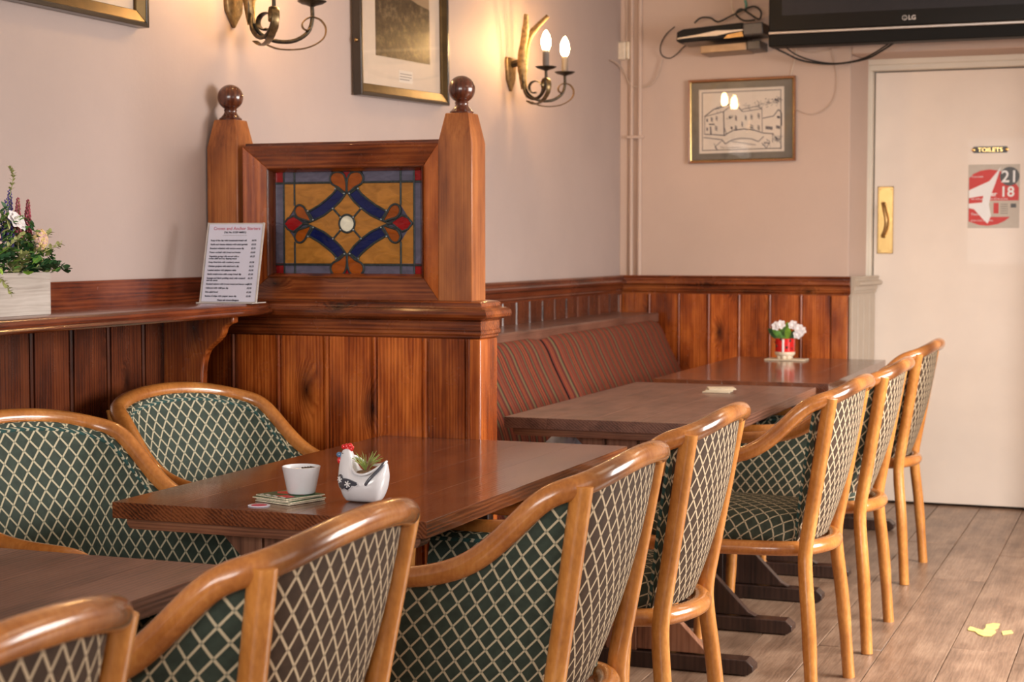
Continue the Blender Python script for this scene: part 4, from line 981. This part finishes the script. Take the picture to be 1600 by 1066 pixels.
# ladybird pot on the far table
o = MB().box((-.085, -.05, 0), (.085, .05, .006)).build('table_mat', M['cork'], bevel=.002); o.location = (-1.475, 7.10, ZT); tag(o, 'cream rectangular mat under the ladybird pot on the far table', 'mat')
lb = empty('ladybird_pot', (-1.480, 7.09, ZT + .0065)); tag(lb, 'small red ladybird pot with black spots and white flowers', 'flower pot')
MB().lathe([(.040, .028), (.0415, .032), (.0415, .083), (.0425, .0855), (.040, .087), (.036, .082), (.034, .05)], 28).build('pot', M['c_red'], lb, ang=40)
MB().lathe([(.030, .010), (.040, .016), (.0425, .022), (.0425, .029), (.040, .031)], 28).build('pot_base', M['cream'], lb, ang=40)
for a in (-.8, .0, .8, 2.4, 3.9):
    MB().lathe([(.010, 0), (.012, .004), (.012, .014)], 12, c=(.026 * sin(a), -.026 * cos(a), 0)).build('foot', M['cream'], lb)
for (a, z) in ((-.75, .055), (.35, .05), (.72, .078), (-1.4, .07), (.95, .045), (-.2, .084), (1.6, .06)):
    MB().ball((.0405 * sin(a), -.0405 * cos(a), z), .0062, 6, sy=.6, sx=.6 if abs(a) > .9 else 1).build('spot', M['toil'], lb)
MB().box((-.004, -.0432, .030), (.005, -.039, .084)).build('wing_line', M['posterwhite'], lb, bevel=.001)
lf = [((-.03, 0), (-.075, .01, .125), M['leaf_d']), ((-.01, 0), (-.055, -.01, .130), M['leaf']), ((.01, 0), (.015, -.02, .135), M['leaf_l']), ((0, .01), (.01, .0, .155), M['leaf_l']), ((.02, 0), (.045, 0, .12), M['leaf_d']), ((.0, 0), (-.02, 0, .15), M['leaf'])]
def leaf(mb, base, tip, w, up=(0, 0, 1), n=6, curl=.1):
    b = Vector(base); t_ = Vector(tip); d = t_ - b; s = d.cross(Vector(up)); s = s.normalized() if s.length > 1e-5 else Vector((1, 0, 0)); nn = s.cross(d).normalized()
    L = d.length; v = []; f = []
    for i in range(n + 1):
        q = i / n; ww = w * sin(pi * (q * .92 + .04)) ** .8; c = b + d * q + nn * (curl * L * sin(pi * q))
        v += [c - s * ww, c - nn * ww * .25, c + s * ww]
    for i in range(n):
        a = i * 3; f += [(a, a + 1, a + 4, a + 3), (a + 1, a + 2, a + 5, a + 4)]
    mb.add(v, f)
for b, tp_, m_ in lf:
    mb = MB(); leaf(mb, (b[0], b[1], .08), tp_, .014, up=(0, 1, .2)); mb.build('leaf', m_, lb, fix=False)
def blossom(parent, c, r, mat, petals=6, name='blossom', tilt=(0, -1, .4)):
    mb = MB(); ax = Vector(tilt).normalized(); s = ax.orthogonal().normalized(); q = ax.cross(s)
    for ringk, (rr, lift, np_) in enumerate(((r, .2, petals), (r * .6, .55, petals - 1))):
        for i in range(np_):
            a = 2 * pi * (i + .5 * ringk) / np_; d = s * cos(a) + q * sin(a)
            leaf(mb, Vector(c) + ax * r * .1 * ringk, Vector(c) + d * rr + ax * rr * lift, rr * .48, up=ax, n=4, curl=.15)
    return mb.build(name, mat, parent, fix=False)
for c in ((-.035, -.01, .137), (-.015, -.015, .143), (.033, 0, .142), (.060, -.01, .128), (.072, -.01, .118), (.058, -.015, .103)): blossom(lb, c, .021, M['whitep'])
# coasters lying on the scuffed table
for i in range(3):
    o = MB().box((-.045, -.045, 0), (.045, .045, .004)).build('cream_drinks_mat', M['cork'], bevel=.001); o.location = (-1.37 + .004 * i, 5.49 + .008 * i, ZT + .0002 + .0043 * i); o.rotation_euler = (0, 0, .1 + .12 * i)
    tag(o, ['lowest cream drinks mat in the pile on the scuffed table', 'middle cream drinks mat in the pile on the scuffed table', 'top cream drinks mat in the pile on the scuffed table'][i], 'coaster', 'cream drinks mats on the scuffed table')

# ================================================================== FLOWER BOX
fb = empty('flower_box', (-2.290, 2.86, 1.0485)); tag(fb, 'whitewashed wooden box of artificial lupins and greenery on the shelf', 'flower arrangement')
mb = MB(); x0, x1, ya, yb, h, th = -.055, .055, -.22, .20, .0905, .006
for a, b in (((x0 + th, ya + th, 0), (x1 - th, yb - th, th)), ((x1 - th, ya, 0), (x1, yb, h)), ((x0, ya, 0), (x0 + th, yb, h)), ((x0 + th, ya, 0), (x1 - th, ya + th, h)), ((x0 + th, yb - th, 0), (x1 - th, yb, h))): mb.box(a, b)
mb.build('box', M['planter'], fb)
MB().box((x0 + th, ya + th, .07), (x1 - th, yb - th, .08)).build('moss', M['leaf_d'], fb)
rg = random.Random(21)
dark = MB(); mid = MB(); oliv = MB()
for i in range(1500):
    y = rg.uniform(-.20, .235); x = rg.uniform(-.045, .055); zc = .085 + rg.random() ** .9 * (.125 * (1 - max(0, (y - .08) / .19) ** 1.2) + .012)
    a = rg.uniform(0, 2 * pi); L = rg.uniform(.012, .024); d = Vector((cos(a) * .7 + .4, sin(a), rg.uniform(-.3, .9))).normalized()
    b = Vector((x, y, zc)); leaf(rg.choice((dark, dark, mid, mid, oliv)), b, b + d * L, L * .22, n=3, up=(rg.uniform(-1, 1), rg.uniform(-1, 1), 1))
for m_, mt_ in ((dark, M['leaf_d']), (mid, M['leaf']), (oliv, M['olive'])):
    o = m_.build('foliage', mt_, fb, fix=False); o['kind'] = 'stuff'
def sprig(base, tip, mat, n=9, L=.013, w=.0042, name='sprig', seed=1):
    r_ = random.Random(seed); mb = MB(); b = Vector(base); t_ = Vector(tip); pts = cr([b, b.lerp(t_, .5) + Vector((.01, 0, .01)), t_], 5); mb.tube(pts, .0009, 5)
    for i in range(n):
        q = .25 + .75 * i / (n - 1); p = pts[min(len(pts) - 1, int(q * (len(pts) - 1)))]; ax = (t_ - b).normalized(); s = ax.orthogonal()
        for k in range(3):
            a = k * 2.1 + i; d = (Matrix.Rotation(a, 3, ax) @ s).normalized(); leaf(mb, p, p + (d + ax * .8).normalized() * L * (1.15 - q * .5), w, n=3)
    mb.build(name, mat, fb, fix=False)
sprig((.02, .12, .09), (.05, .245, .150), M['olive'], seed=2, L=.016); sprig((.02, .14, .09), (.045, .215, .175), M['olive'], seed=3, L=.016)
sprig((.02, .10, .09), (.07, .10, .13), M['olive'], seed=4); sprig((.03, .0, .09), (.09, .02, .05), M['olive'], seed=5); sprig((.02, .03, .1), (.07, .09, .17), M['olive'], seed=6); sprig((.02, -.05, .1), (.07, -.01, .19), M['olive'], seed=7)
sprig((.01, .15, .085), (.035, .285, .096), M['leaf_d'], n=8, L=.022, w=.009, seed=8); sprig((.02, .13, .085), (.06, .22, .105), M['leaf_d'], n=7, L=.020, w=.009, seed=9)
sprig((.02, .0, .085), (.06, .06, .125), M['leaf_d'], n=8, L=.02, w=.008, seed=10); sprig((.0, .1, .1), (.0, .2, .16), M['leaf_d'], n=8, L=.02, w=.007, seed=12)
for c in ((.062, .115, .094), (.066, .122, .108), (.06, .13, .100), (.068, .06, .115), (.060, .025, .130), (.066, .035, .140), (.062, -.02, .12), (.07, .0, .105), (.055, .15, .110), (.06, -.06, .13), (.05, .13, .2)):
    mb = MB(); a = rg.uniform(0, 6.28); leaf(mb, c, (c[0] + .012, c[1] + .019 * cos(a), c[2] + .017 * sin(a)), .0115, n=5); mb.build('leaf', M['leaf_l'] if rg.random() < .6 else M['leaf'], fb, fix=False)
def spike(base, h, w, mat, name, z0=.35, seed=1):
    r_ = random.Random(seed); mb = MB(); b = Vector(base); st = MB(); st.tube([b, b + Vector((.002, .004, h))], .0014, 6)
    n_ = 70
    for i in range(n_):
        q = i / n_; z = b.z + h * (z0 + (1 - z0) * q); a = i * 2.4; rr = w * (1 - q * .75) * r_.uniform(.8, 1.1); p = Vector((b.x, b.y + .004 * q, z))
        d = Vector((cos(a), sin(a), .55)); mb.ball(tuple(p + d * rr * .8), .0032 * (1.15 - q * .6), 3, sz=1.3)
    st.build('stem', M['olive'], fb); mb.build(name, mat, fb, ang=80)
spike((.015, .177, .10), .145, .0115, M['maroon'], 'crimson_flower_spike', .45, 1); spike((.02, .136, .10), .148, .012, M['maroon'], 'crimson_flower_spike', .40, 2)
spike((.0, .135, .10), .165, .013, M['purple'], 'violet_flower_spike', .35, 3); spike((.01, .112, .10), .145, .020, M['purple'], 'violet_flower_spike', .25, 4); spike((.0, .175, .10), .110, .011, M['leaf_d'], 'green_flower_spike', .35, 5)
sprig((.0, .137, .25), (.0, .140, .312), M['olive'], n=12, L=.012, w=.0025, seed=14)
blossom(fb, (.05, .085, .200), .022, M['whitep'], 6, 'white_flower', (1, 0, .5)); blossom(fb, (.05, .106, .194), .018, M['whitep'], 6, 'white_flower', (1, .2, .3))
for nm, m_, sd in (('pink_flower_cluster', M['pinkyel'], 5), ('yellow_flower_cluster', M['yellowp'], 6)):
    r_ = random.Random(sd); mb = MB()
    for i in range(70):
        a, b = r_.uniform(0, 2 * pi), r_.random(); rr = .022 * sqrt(b); c = (.045 + .012 * sqrt(1 - b), .176 + rr * cos(a), .160 + rr * sin(a) * .95)
        mb.ball(c, .0040, 3)
    mb.build(nm, m_, fb, ang=80)
r_ = random.Random(8); mb = MB()
for i in range(24): mb.ball((.05, .02 + r_.uniform(-.02, .02), .165 + r_.uniform(-.02, .02)), .0035, 3)
mb.build('pink_flower_cluster', M['pinkyel'], fb)

# ================================================================== WALL SCONCES
def sconce(yc, zc, label):
    # local frame: x out of the wall, y along the wall, z=0 at the drip pans
    t = empty('wall_sconce', (XW(yc), yc, zc)); tag(t, label, 'wall light', 'wrought iron candle sconces on the long wall')
    MB().prism([(-.050, .04), (-.046, .055), (.046, .055), (.050, .04), (.040, -.03), (.0, -.075), (-.040, -.03)], 'X', 0, .012).build('back_plate', M['iron_gold'], t, bevel=.003)
    MB().tube(cr([(.012, 0, .03), (.045, 0, .035), (.062, 0, .02)], 4), .014, 8).build('mount', M['iron'], t)
    # two tall blades crossing and spreading upwards
    for s, tx in ((-1, .085), (1, .145)):
        MB().tube(cr([(.062, 0, -.065), (.055, s * .008, -.01), (.058, s * .015, .06), (.075, s * .026, .14), (tx, s * .040, .215)], 5), [.013] * 6 + [.017] * 6 + [.015] * 5 + [.012, .011, .010, .009], 8, flat=.35, up=(1, 0, 0)).build('blade', M['iron_gold'], t, ang=60)
    # centre scroll (band bent in the x-z plane)
    sp = []
    for i in range(30):
        a = i / 29 * 2.3 * pi; r = .040 - .024 * i / 29; sp.append((.105 + r * cos(a - pi / 2 - .6), 0, -.065 + r * sin(a - pi / 2 - .6)))
    MB().tube([(.060, 0, .0), (.058, 0, -.06), (.075, 0, -.098)] + sp, .0145, 8, flat=.20, up=(0, 1, 0)).build('centre_scroll', M['iron'], t, ang=60)
    for s in (-1, 1):
        Y = .108 * s; X = .190
        MB().tube(cr([(.062, 0, -.02), (.068, s * .012, -.075), (.100, s * .035, -.105), (.145, s * .070, -.108), (.178, s * .098, -.085), (X, Y, -.05), (X, Y, -.006)], 5), .0058, 8).build('arm', M['iron'], t, ang=60)
        cs = [(.085, s * .02, -.115), (.12, s * .05, -.130), (.17, s * .10, -.125), (.205, s * .135, -.10), (.215, s * .142, -.07), (.205, s * .128, -.045), (.185, s * .105, -.04), (.172, s * .088, -.055), (.172, s * .087, -.070), (.180, s * .097, -.076), (.186, s * .104, -.068)]
        MB().tube(cr(cs, 4), .0105, 8, flat=.22, up=(s * -.6, .8, 0)).build('scroll', M['iron_gold'], t, ang=60)
        MB().lathe([(.004, -.012), (.012, -.008), (.030, -.003), (.040, .003), (.0405, .0045), (.030, .0), (.013, -.002), (.002, -.002)], 24, c=(X, Y, 0)).build('drip_pan', M['iron'], t, ang=50)
        MB().lathe([(.0125, 0), (.0125, .060), (.010, .061)], 16, c=(X, Y, 0)).build('candle_sleeve', M['inkgrey'], t, ang=40)
        MB().lathe([(.010, .060), (.011, .067)], 16, c=(X, Y, 0)).build('bulb_cap', M['cream'], t)
        b = MB().lathe([(.0095, .066), (.0155, .078), (.0182, .093), (.0165, .110), (.0110, .126), (.005, .137), (.001, .141)], 20, c=(X, Y, 0)).build('bulb', M['bulb'], t, ang=80)
sconce(4.103, 1.862, 'wrought iron twin candle wall light above the partition, cut off at the top')
sconce(6.178, 1.862, 'wrought iron twin candle wall light with two lit bulbs near the far corner')

# ================================================================== PICTURES
def picture_wall(yc, z0, w, h, tilt, label, photo):
    t = empty('framed_photograph', (XW(yc) + .004, yc, z0 + h / 2)); t.rotation_euler = (tilt, 0, 0); tag(t, label, 'picture')
    def fr(a, b, d0, d1, xo, mat, nm):   # mitred frame in the y-z plane
        for (p, q, r, s) in (((-a, -b), (a, -b), (a - d1, -b + d1), (-a + d1, -b + d1)), ((a, b), (-a, b), (-a + d1, b - d1), (a - d1, b - d1)), ((a, -b), (a, b), (a - d1, b - d1), (a - d1, -b + d1)), ((-a, b), (-a, -b), (-a + d1, -b + d1), (-a + d1, b - d1))):
            v = [(d0, *p), (d0, *q), (xo, *r), (xo, *s)] + [(0, *p), (0, *q), (0, *r), (0, *s)]
            MB().add(v, [(0, 1, 2, 3), (7, 6, 5, 4), (0, 4, 5, 1), (1, 5, 6, 2), (2, 6, 7, 3), (3, 7, 4, 0)]).build(nm, mat, t, bevel=.0015)
    a, b = w / 2, h / 2
    fr(a, b, .030, .012, .030, M['pframe'], 'outer_frame')
    fr(a - .012, b - .012, .028, .028, .018, M['pgold'], 'gilt_slip')
    MB().box((0, -a + .03, -b + .03), (.010, a - .03, b - .03)).build('mount', M['mat_card'], t)
    if photo:
        py0, py1, pz0, pz1 = -.205, .225, -b + .135, b - .11
        MB().box((.010, py0, pz0), (.0108, py1, pz1)).build('photo_sky', M['sepia_sky'], t)
        top = [(py0, pz0 + .30), (py0 + .04, pz0 + .285), (py0 + .10, pz0 + .255), (py0 + .17, pz0 + .225), (py0 + .25, pz0 + .21), (py0 + .33, pz0 + .195), (py1, pz0 + .185)]
        MB().prism([(py0, pz0), (py1, pz0)] + top[::-1], 'X', .0108, .0112).build('photo_town', M['sepia'], t)
        MB().box((.010, -.03, -b + .060), (.0106, .08, -b + .100)).build('caption_label', M['drawpaper'], t)
        for i in range(3): MB().box((.0106, -.022, -b + .069 + i * .009), (.0108, .072 - .02 * (i == 0), -b + .0715 + i * .009)).build('caption_line', M['inkgrey'], t)
    MB().box((.0135, -a + .038, -b + .038), (.0145, a - .038, b - .038)).build('glazing', M['pglass'], t)
    o = MB().ball((.015, -a - .004, .03 if False else -b + .17), .006, 6).build('hook', M['brass_old'], t)
    return t
picture_wall(5.170, 1.674, .705, .52, .0256, 'black and gilt framed sepia town photograph above the partition', True)
picture_wall(3.245, 1.735, .82, .52, .0, 'black and gilt framed picture at the top left corner, mostly cut off', False)
# drawing of the inn on the back wall
dr = empty('framed_drawing', (-1.789, YB - .002, 1.757)); dr.rotation_euler = (0, radians(-.6), 0); tag(dr, 'small framed ink drawing of an inn with a bridge on the end wall', 'picture')
a, b = .246, .189
def fy(a, b, d, y0, y1, mats, nm):
    for k, (p, q, r, s) in enumerate((((-a, -b), (a, -b), (a - d, -b + d), (-a + d, -b + d)), ((a, b), (-a, b), (-a + d, b - d), (a - d, b - d)), ((a, -b), (a, b), (a - d, b - d), (a - d, -b + d)), ((-a, b), (-a, -b), (-a + d, -b + d), (-a + d, b - d)))):
        v = [(p_[0], y, p_[1]) for p_, y in zip((p, q, r, s), (y0, y0, y1, y1))] + [(p_[0], 0, p_[1]) for p_ in (p, q, r, s)]
        MB().add(v, [(0, 1, 2, 3), (7, 6, 5, 4), (0, 4, 5, 1), (1, 5, 6, 2), (2, 6, 7, 3), (3, 7, 4, 0)]).build(nm, mats, dr, bevel=.001)
fy(a, b, .010, -.020, -.018, M['pbrown'], 'outer_frame'); fy(a - .008, b - .008, .006, -.019, -.014, M['brass'], 'gilt_slip')
MB().box((-a + .014, -.006, -b + .014), (a - .014, 0, b - .014)).build('mount', M['mat_grey'], dr)
MB().box((-.198, -.007, -.145), (.193, -.006, .144)).build('white_slip', M['drawpaper'], dr)
MB().box((-.185, -.0074, -.133), (.180, -.007, .132)).build('mount_line', M['inkgrey'], dr)
MB().box((-.181, -.0078, -.129), (.176, -.0074, .128)).build('drawing_sheet', M['drawpaper'], dr)
ik = MB()
def D(p): return ((p[0] - 655) / 1323 * .5405, -.0081, (543 - p[1]) / 1066 * .4355)
def stroke(pts, r=.0009):
    r *= 1.5
    for p, q in zip(pts[:-1], pts[1:]):
        P, Q = Vector(D(p)), Vector(D(q)); d = (Q - P)
        if d.length < 1e-6: continue
        n_ = Vector((-d.z, 0, d.x)).normalized() * r
        ik.add([P - n_, P + n_, Q + n_, Q - n_], [(0, 1, 2, 3)])
for s, r in (([(230, 490), (340, 410), (575, 350), (665, 450)], .0014), ([(230, 490), (450, 440), (575, 350)], .0010), ([(450, 440), (455, 700)], .0014), ([(235, 490), (232, 685)], .0008), ([(665, 450), (880, 425), (820, 395), (660, 425)], .0009), ([(880, 425), (885, 680)], .0009),
             ([(230, 685), (330, 690), (460, 705), (490, 685), (560, 650), (680, 640), (790, 655), (885, 690), (1010, 705)], .0014), ([(220, 720), (330, 735), (430, 750), (470, 800), (530, 760), (640, 740), (760, 750), (840, 785), (900, 730)], .0012), ([(890, 530), (1010, 510), (1065, 440), (1100, 480), (1100, 620)], .0013),
             ([(340, 790), (380, 870), (350, 830), (430, 760)], .0009), ([(530, 770), (640, 790), (810, 820)], .0009), ([(880, 800), (930, 860), (970, 790), (930, 760)], .0009), ([(960, 860), (1095, 870), (1095, 820), (1000, 700), (1000, 800)], .0008), ([(460, 620), (480, 690)], .0009), ([(300, 600), (305, 685)], .002)): stroke(s, r)
for (cx_, cy_, w_, h_) in ((262, 530, 8, 40), (315, 525, 12, 55), (370, 515, 10, 55), (262, 630, 8, 40), (365, 625, 14, 60), (315, 577, 32, 8), (590, 520, 10, 60), (700, 520, 10, 55), (765, 515, 12, 60), (845, 505, 14, 65), (540, 625, 10, 30), (588, 630, 12, 60), (765, 630, 20, 70), (845, 635, 14, 60), (660, 590, 8, 60), (960, 640, 40, 40), (1065, 525, 16, 26), (1060, 635, 22, 40)):
    for q in range(3): stroke([(cx_ - w_, cy_ - h_ / 2 + q * h_ / 3), (cx_ + w_, cy_ - h_ / 2 + (q + .8) * h_ / 3)], .0011 if q != 1 else .0018)
r_ = random.Random(4)
for cx_, cy_, n_, sp_ in ((520, 505, 26, 32), (1050, 340, 60, 48), (960, 360, 40, 60), (860, 370, 30, 50), (1050, 760, 40, 45), (930, 810, 24, 40), (390, 400, 16, 60), (720, 400, 20, 70)):
    for i in range(n_):
        x_, y_ = cx_ + r_.gauss(0, sp_ * .5), cy_ + r_.gauss(0, sp_ * .35); stroke([(x_, y_), (x_ + r_.uniform(-14, 14), y_ + r_.uniform(-10, 10))], .0008)
ik.build('ink_lines', M['ink'], dr, fix=False)
text('The Crown Inn', .014, (-.10, -.0082, -.125), (pi / 2, 0, 0), M['inkgrey'], dr)
MB().box((-.228, -.0135, -.171), (.228, -.0125, .171)).build('glazing', M['pglass'], dr)

# ================================================================== TELEVISION AND CABLES
tv = empty('television', (-1.615, 7.33, 2.052)); tag(tv, 'black wall mounted flat television with silver trim above the door', 'television')
TW, TH = 1.20, .74
MB().box((0, 0, 0), (TW, .09, .052)).build('speaker_bar', M['black_soft'], tv, bevel=.004)
MB().box((0, -.004, .052), (TW, .02, .064)).build('silver_trim', M['silver'], tv, bevel=.003)
MB().box((0, .0, .064), (TW, .085, TH)).build('bezel', M['black'], tv, bevel=.006)
MB().box((.058, -.0012, .132), (TW - .058, .001, TH - .05)).build('screen', M['screen'], tv)
MB().box((.35, .085, .1), (.85, .24, .5)).build('wall_bracket', M['black_soft'], tv)
g = MB().lathe([(.0105, 0), (.0105, .0008)], 20).build('logo_disc', M['silver'], tv); g.location = (.580, -.001, .098); g.rotation_euler = (pi / 2, 0, 0)
g = MB().lathe([(.0082, 0), (.0082, .0006)], 20).build('logo_ring', M['black'], tv); g.location = (.580, -.0017, .098); g.rotation_euler = (pi / 2, 0, 0)
MB().box((.5795, -.0026, .092), (.5805, -.002, .104)).build('logo_mark', M['silver'], tv); MB().box((.5795, -.0026, .092), (.585, -.002, .0932)).build('logo_mark', M['silver'], tv)
text('LG', .026, (.595, -.0015, .089), (pi / 2, 0, 0), M['silver'], tv, bold=.0006)
sb = empty('set_top_box', (-1.835, 7.46, 2.098), .0); sb.rotation_euler = (0, radians(-2.4), 0); tag(sb, 'black glossy set top box beside the television on a small bracket', 'set top box')
MB().prism([(-.205, .010), (-.200, .050), (-.17, .060), (.10, .066), (.10, .0), (-.190, .0)], 'Y', -.09, .09).build('case', M['black'], sb, bevel=.005)
MB().prism([(-.198, .022), (-.10, .030), (-.02, .040), (.05, .036), (.10, .036), (.10, .030), (.04, .026), (-.02, .018), (-.10, .020), (-.198, .017)], 'Y', -.0925, -.089).build('silver_swoosh', M['silver'], sb)
MB().prism([(.012, .002), (.03, .018), (.095, .026), (.10, .004)], 'Y', -.093, -.089).build('display', M['brass_old'], sb)
MB().box((.10, -.10, .006), (.19, .05, .060)).build('end_cover', M['greybox'], sb, bevel=.006)
bk = empty('box_bracket', (-1.80, 7.52, 2.062)); bk.rotation_euler = (0, radians(-2), 0); tag(bk, 'bronze metal bracket shelf fixed to the wall under the set top box', 'bracket')
MB().box((-.145, -.09, -.012), (.065, .07, .026)).build('tray', M['shelfmetal'], bk, bevel=.004)
MB().box((.065, -.08, -.008), (.125, .07, .03)).build('tray_end', M['greybox'], bk, bevel=.003)
import math as _m
RR = Vector((cos(YAW), sin(YAW), 0)); UU = RR.cross(fw)
def at(px, py, y):      # point of the plane Y=y that the photograph shows at this pixel
    d = fw + RR * ((px - 800) / FPX) - UU * ((py - 533) / FPX); t_ = y / d.y; return (d.x * t_, y, 1.2 + d.z * t_)
def cable(name, pts, r, mat, label, y=7.56, n=6):
    P = [at(p[0], p[1], p[2] if len(p) > 2 else y) for p in pts]; o = MB().tube(cr(P, n), r, 8).build(name, mat, ang=80); tag(o, label, 'cable'); return o
cable('power_cable', [(1205, 72, 7.40), (1225, 82, 7.45), (1255, 95, 7.50), (1300, 100, 7.50), (1350, 93, 7.48), (1380, 78, 7.44), (1398, 66, 7.40)], .0045, M['cable_b'], 'thick black cable drooping in a long loop below the television')
cable('aerial_cable', [(1224, 71, 7.42), (1245, 86, 7.46), (1275, 96, 7.52), (1310, 99, 7.52), (1352, 90, 7.50), (1392, 66, 7.42)], .0035, M['cable_b'], 'second black cable running beside the thick loop below the television')
cable('looped_cable', [(1054, 42, 7.45), (1040, 55), (1032, 72), (1034, 86), (1046, 91), (1058, 84), (1070, 72), (1086, 65, 7.5)], .0028, M['cable_b'], 'thin black cable looping left of the set top box')
cable('tangled_cable', [(1085, 36, 7.5), (1095, 28, 7.5), (1110, 28, 7.5), (1122, 34, 7.5), (1140, 26, 7.5), (1160, 16, 7.5), (1178, 10, 7.5), (1189, 18, 7.5), (1186, 30, 7.5), (1172, 22, 7.5), (1158, 14, 7.5), (1150, 22, 7.5), (1162, 32, 7.5), (1180, 31, 7.5)], .0042, M['cable_b'], 'tangle of black cables on top of the set top box')
cable('white_wire', [(1143, 0, 7.55), (1144, 12, 7.55), (1148, 26, 7.52)], .0028, M['cable_c'], 'short white wire hanging down to the set top box')
cable('teal_lead', [(1164, 0, 7.55), (1166, 8, 7.55), (1165, 16, 7.52)], .006, M['teal'], 'short green plug and lead above the set top box')
cable('picture_wire', [(1242, 72, 7.57), (1244, 82), (1238, 108), (1234, 124)], .0016, M['cable_c'], 'thin pale wire running down to the framed drawing', 7.583)
cable('pale_wire', [(1300, 72, 7.57), (1303, 92), (1308, 125), (1304, 152), (1288, 172), (1268, 179), (1250, 174), (1241, 168)], .0016, M['cable_w'], 'thin painted wire curving down the end wall beside the drawing', 7.583)
cable('small_wire', [(1245, 73, 7.57), (1262, 82), (1285, 80), (1310, 74), (1325, 68)], .0018, M['cable_w'], 'faint painted wire close under the television', 7.583)
# conduits in the corner
xs_ = [(984, 990, .010), (999, 1003, .011)]
for i, (px, r, lab) in enumerate(((986, .0085, 'slim painted pipe nearest the corner running up the end wall'), (999, .0105, 'wider painted pipe running up the end wall beside the slim one'))):
    X = at(px, 200, 7.575)[0]; o = MB().tube([(X, YB - .010, ZD), (X, YB - .010, 2.418)], r, 10).build('wall_pipe', M['wall_back'], ang=80); tag(o, lab, 'pipe', 'painted pipes in the corner')
X0, X1 = at(981, 200, 7.575)[0], at(1003, 200, 7.575)[0]; z = at(990, 213, 7.56)[2]
o = MB().box((X0 - .006, YB - .024, z - .010), (X1 + .006, YB, z + .004)).build('pipe_clip', M['wall_back'], bevel=.003); tag(o, 'painted clip holding the two corner pipes', 'pipe clip')
o = MB().box((XW(YB) + .001, YB - .004, ZD), (at(980, 200, 7.58)[0], YB, CEIL - .002)).build('trim_2', M['wall_back']); tag(o, kind='structure')
P = at(974, 79, 7.56); jb = empty('junction_box', (P[0], YB - .004, P[2])); tag(jb, 'small cream plastic box on the end wall next to the pipes', 'junction box')
MB().box((-.028, -.030, -.042), (.010, 0, .042)).build('box_body', M['cable_c'], jb, bevel=.006); MB().box((.010, -.022, -.040), (.026, 0, .042)).build('box_lid', M['cream'], jb, bevel=.006)
cable('box_wire', [(979, 0), (980, 30), (978, 62)], .002, M['cable_w'], 'thin wire dropping from the top edge to the cream box', 7.58)
cable('loose_wire', [(955, 94, 7.40), (965, 100, 7.5), (975, 112), (983, 130), (990, 135), (1003, 136), (1016, 133), (1028, 118), (1035, 92)], .0028, M['cable_w'], 'loose painted wire curving from the corner across the pipes', 7.575)

# ================================================================== FLOOR LEAF
lfb = MB()
pts = [(1512, 984), (1516, 980), (1528, 984), (1536, 986), (1540, 982), (1541, 977), (1553, 975), (1562, 976), (1560, 982), (1554, 985), (1556, 989), (1548, 995), (1536, 995), (1528, 992), (1524, 988), (1513, 986)]
def onfloor(px, py):
    d = fw + RR * ((px - 800) / FPX) - UU * ((py - 533) / FPX); t_ = -1.2 / d.z; return (d.x * t_, d.y * t_)
q = [onfloor(*p) for p in pts]; cxx = sum(a for a, b in q) / len(q); cyy = sum(b for a, b in q) / len(q)
fl = empty('fallen_leaf', (cxx, cyy, .0008)); tag(fl, 'torn yellow leaf lying on the floorboards near the door', 'leaf')
MB().prism([(a - cxx, b - cyy) for a, b in q], 'Z', 0, .0016).build('blade', M['yellowleaf'], fl)
q2 = [onfloor(*p) for p in [(1565, 988), (1580, 986), (1583, 990), (1567, 993)]]
MB().prism([(a - cxx, b - cyy) for a, b in q2], 'Z', 0, .0016).build('torn_piece', M['yellowleaf'], fl)
# parts that only organise: nothing further
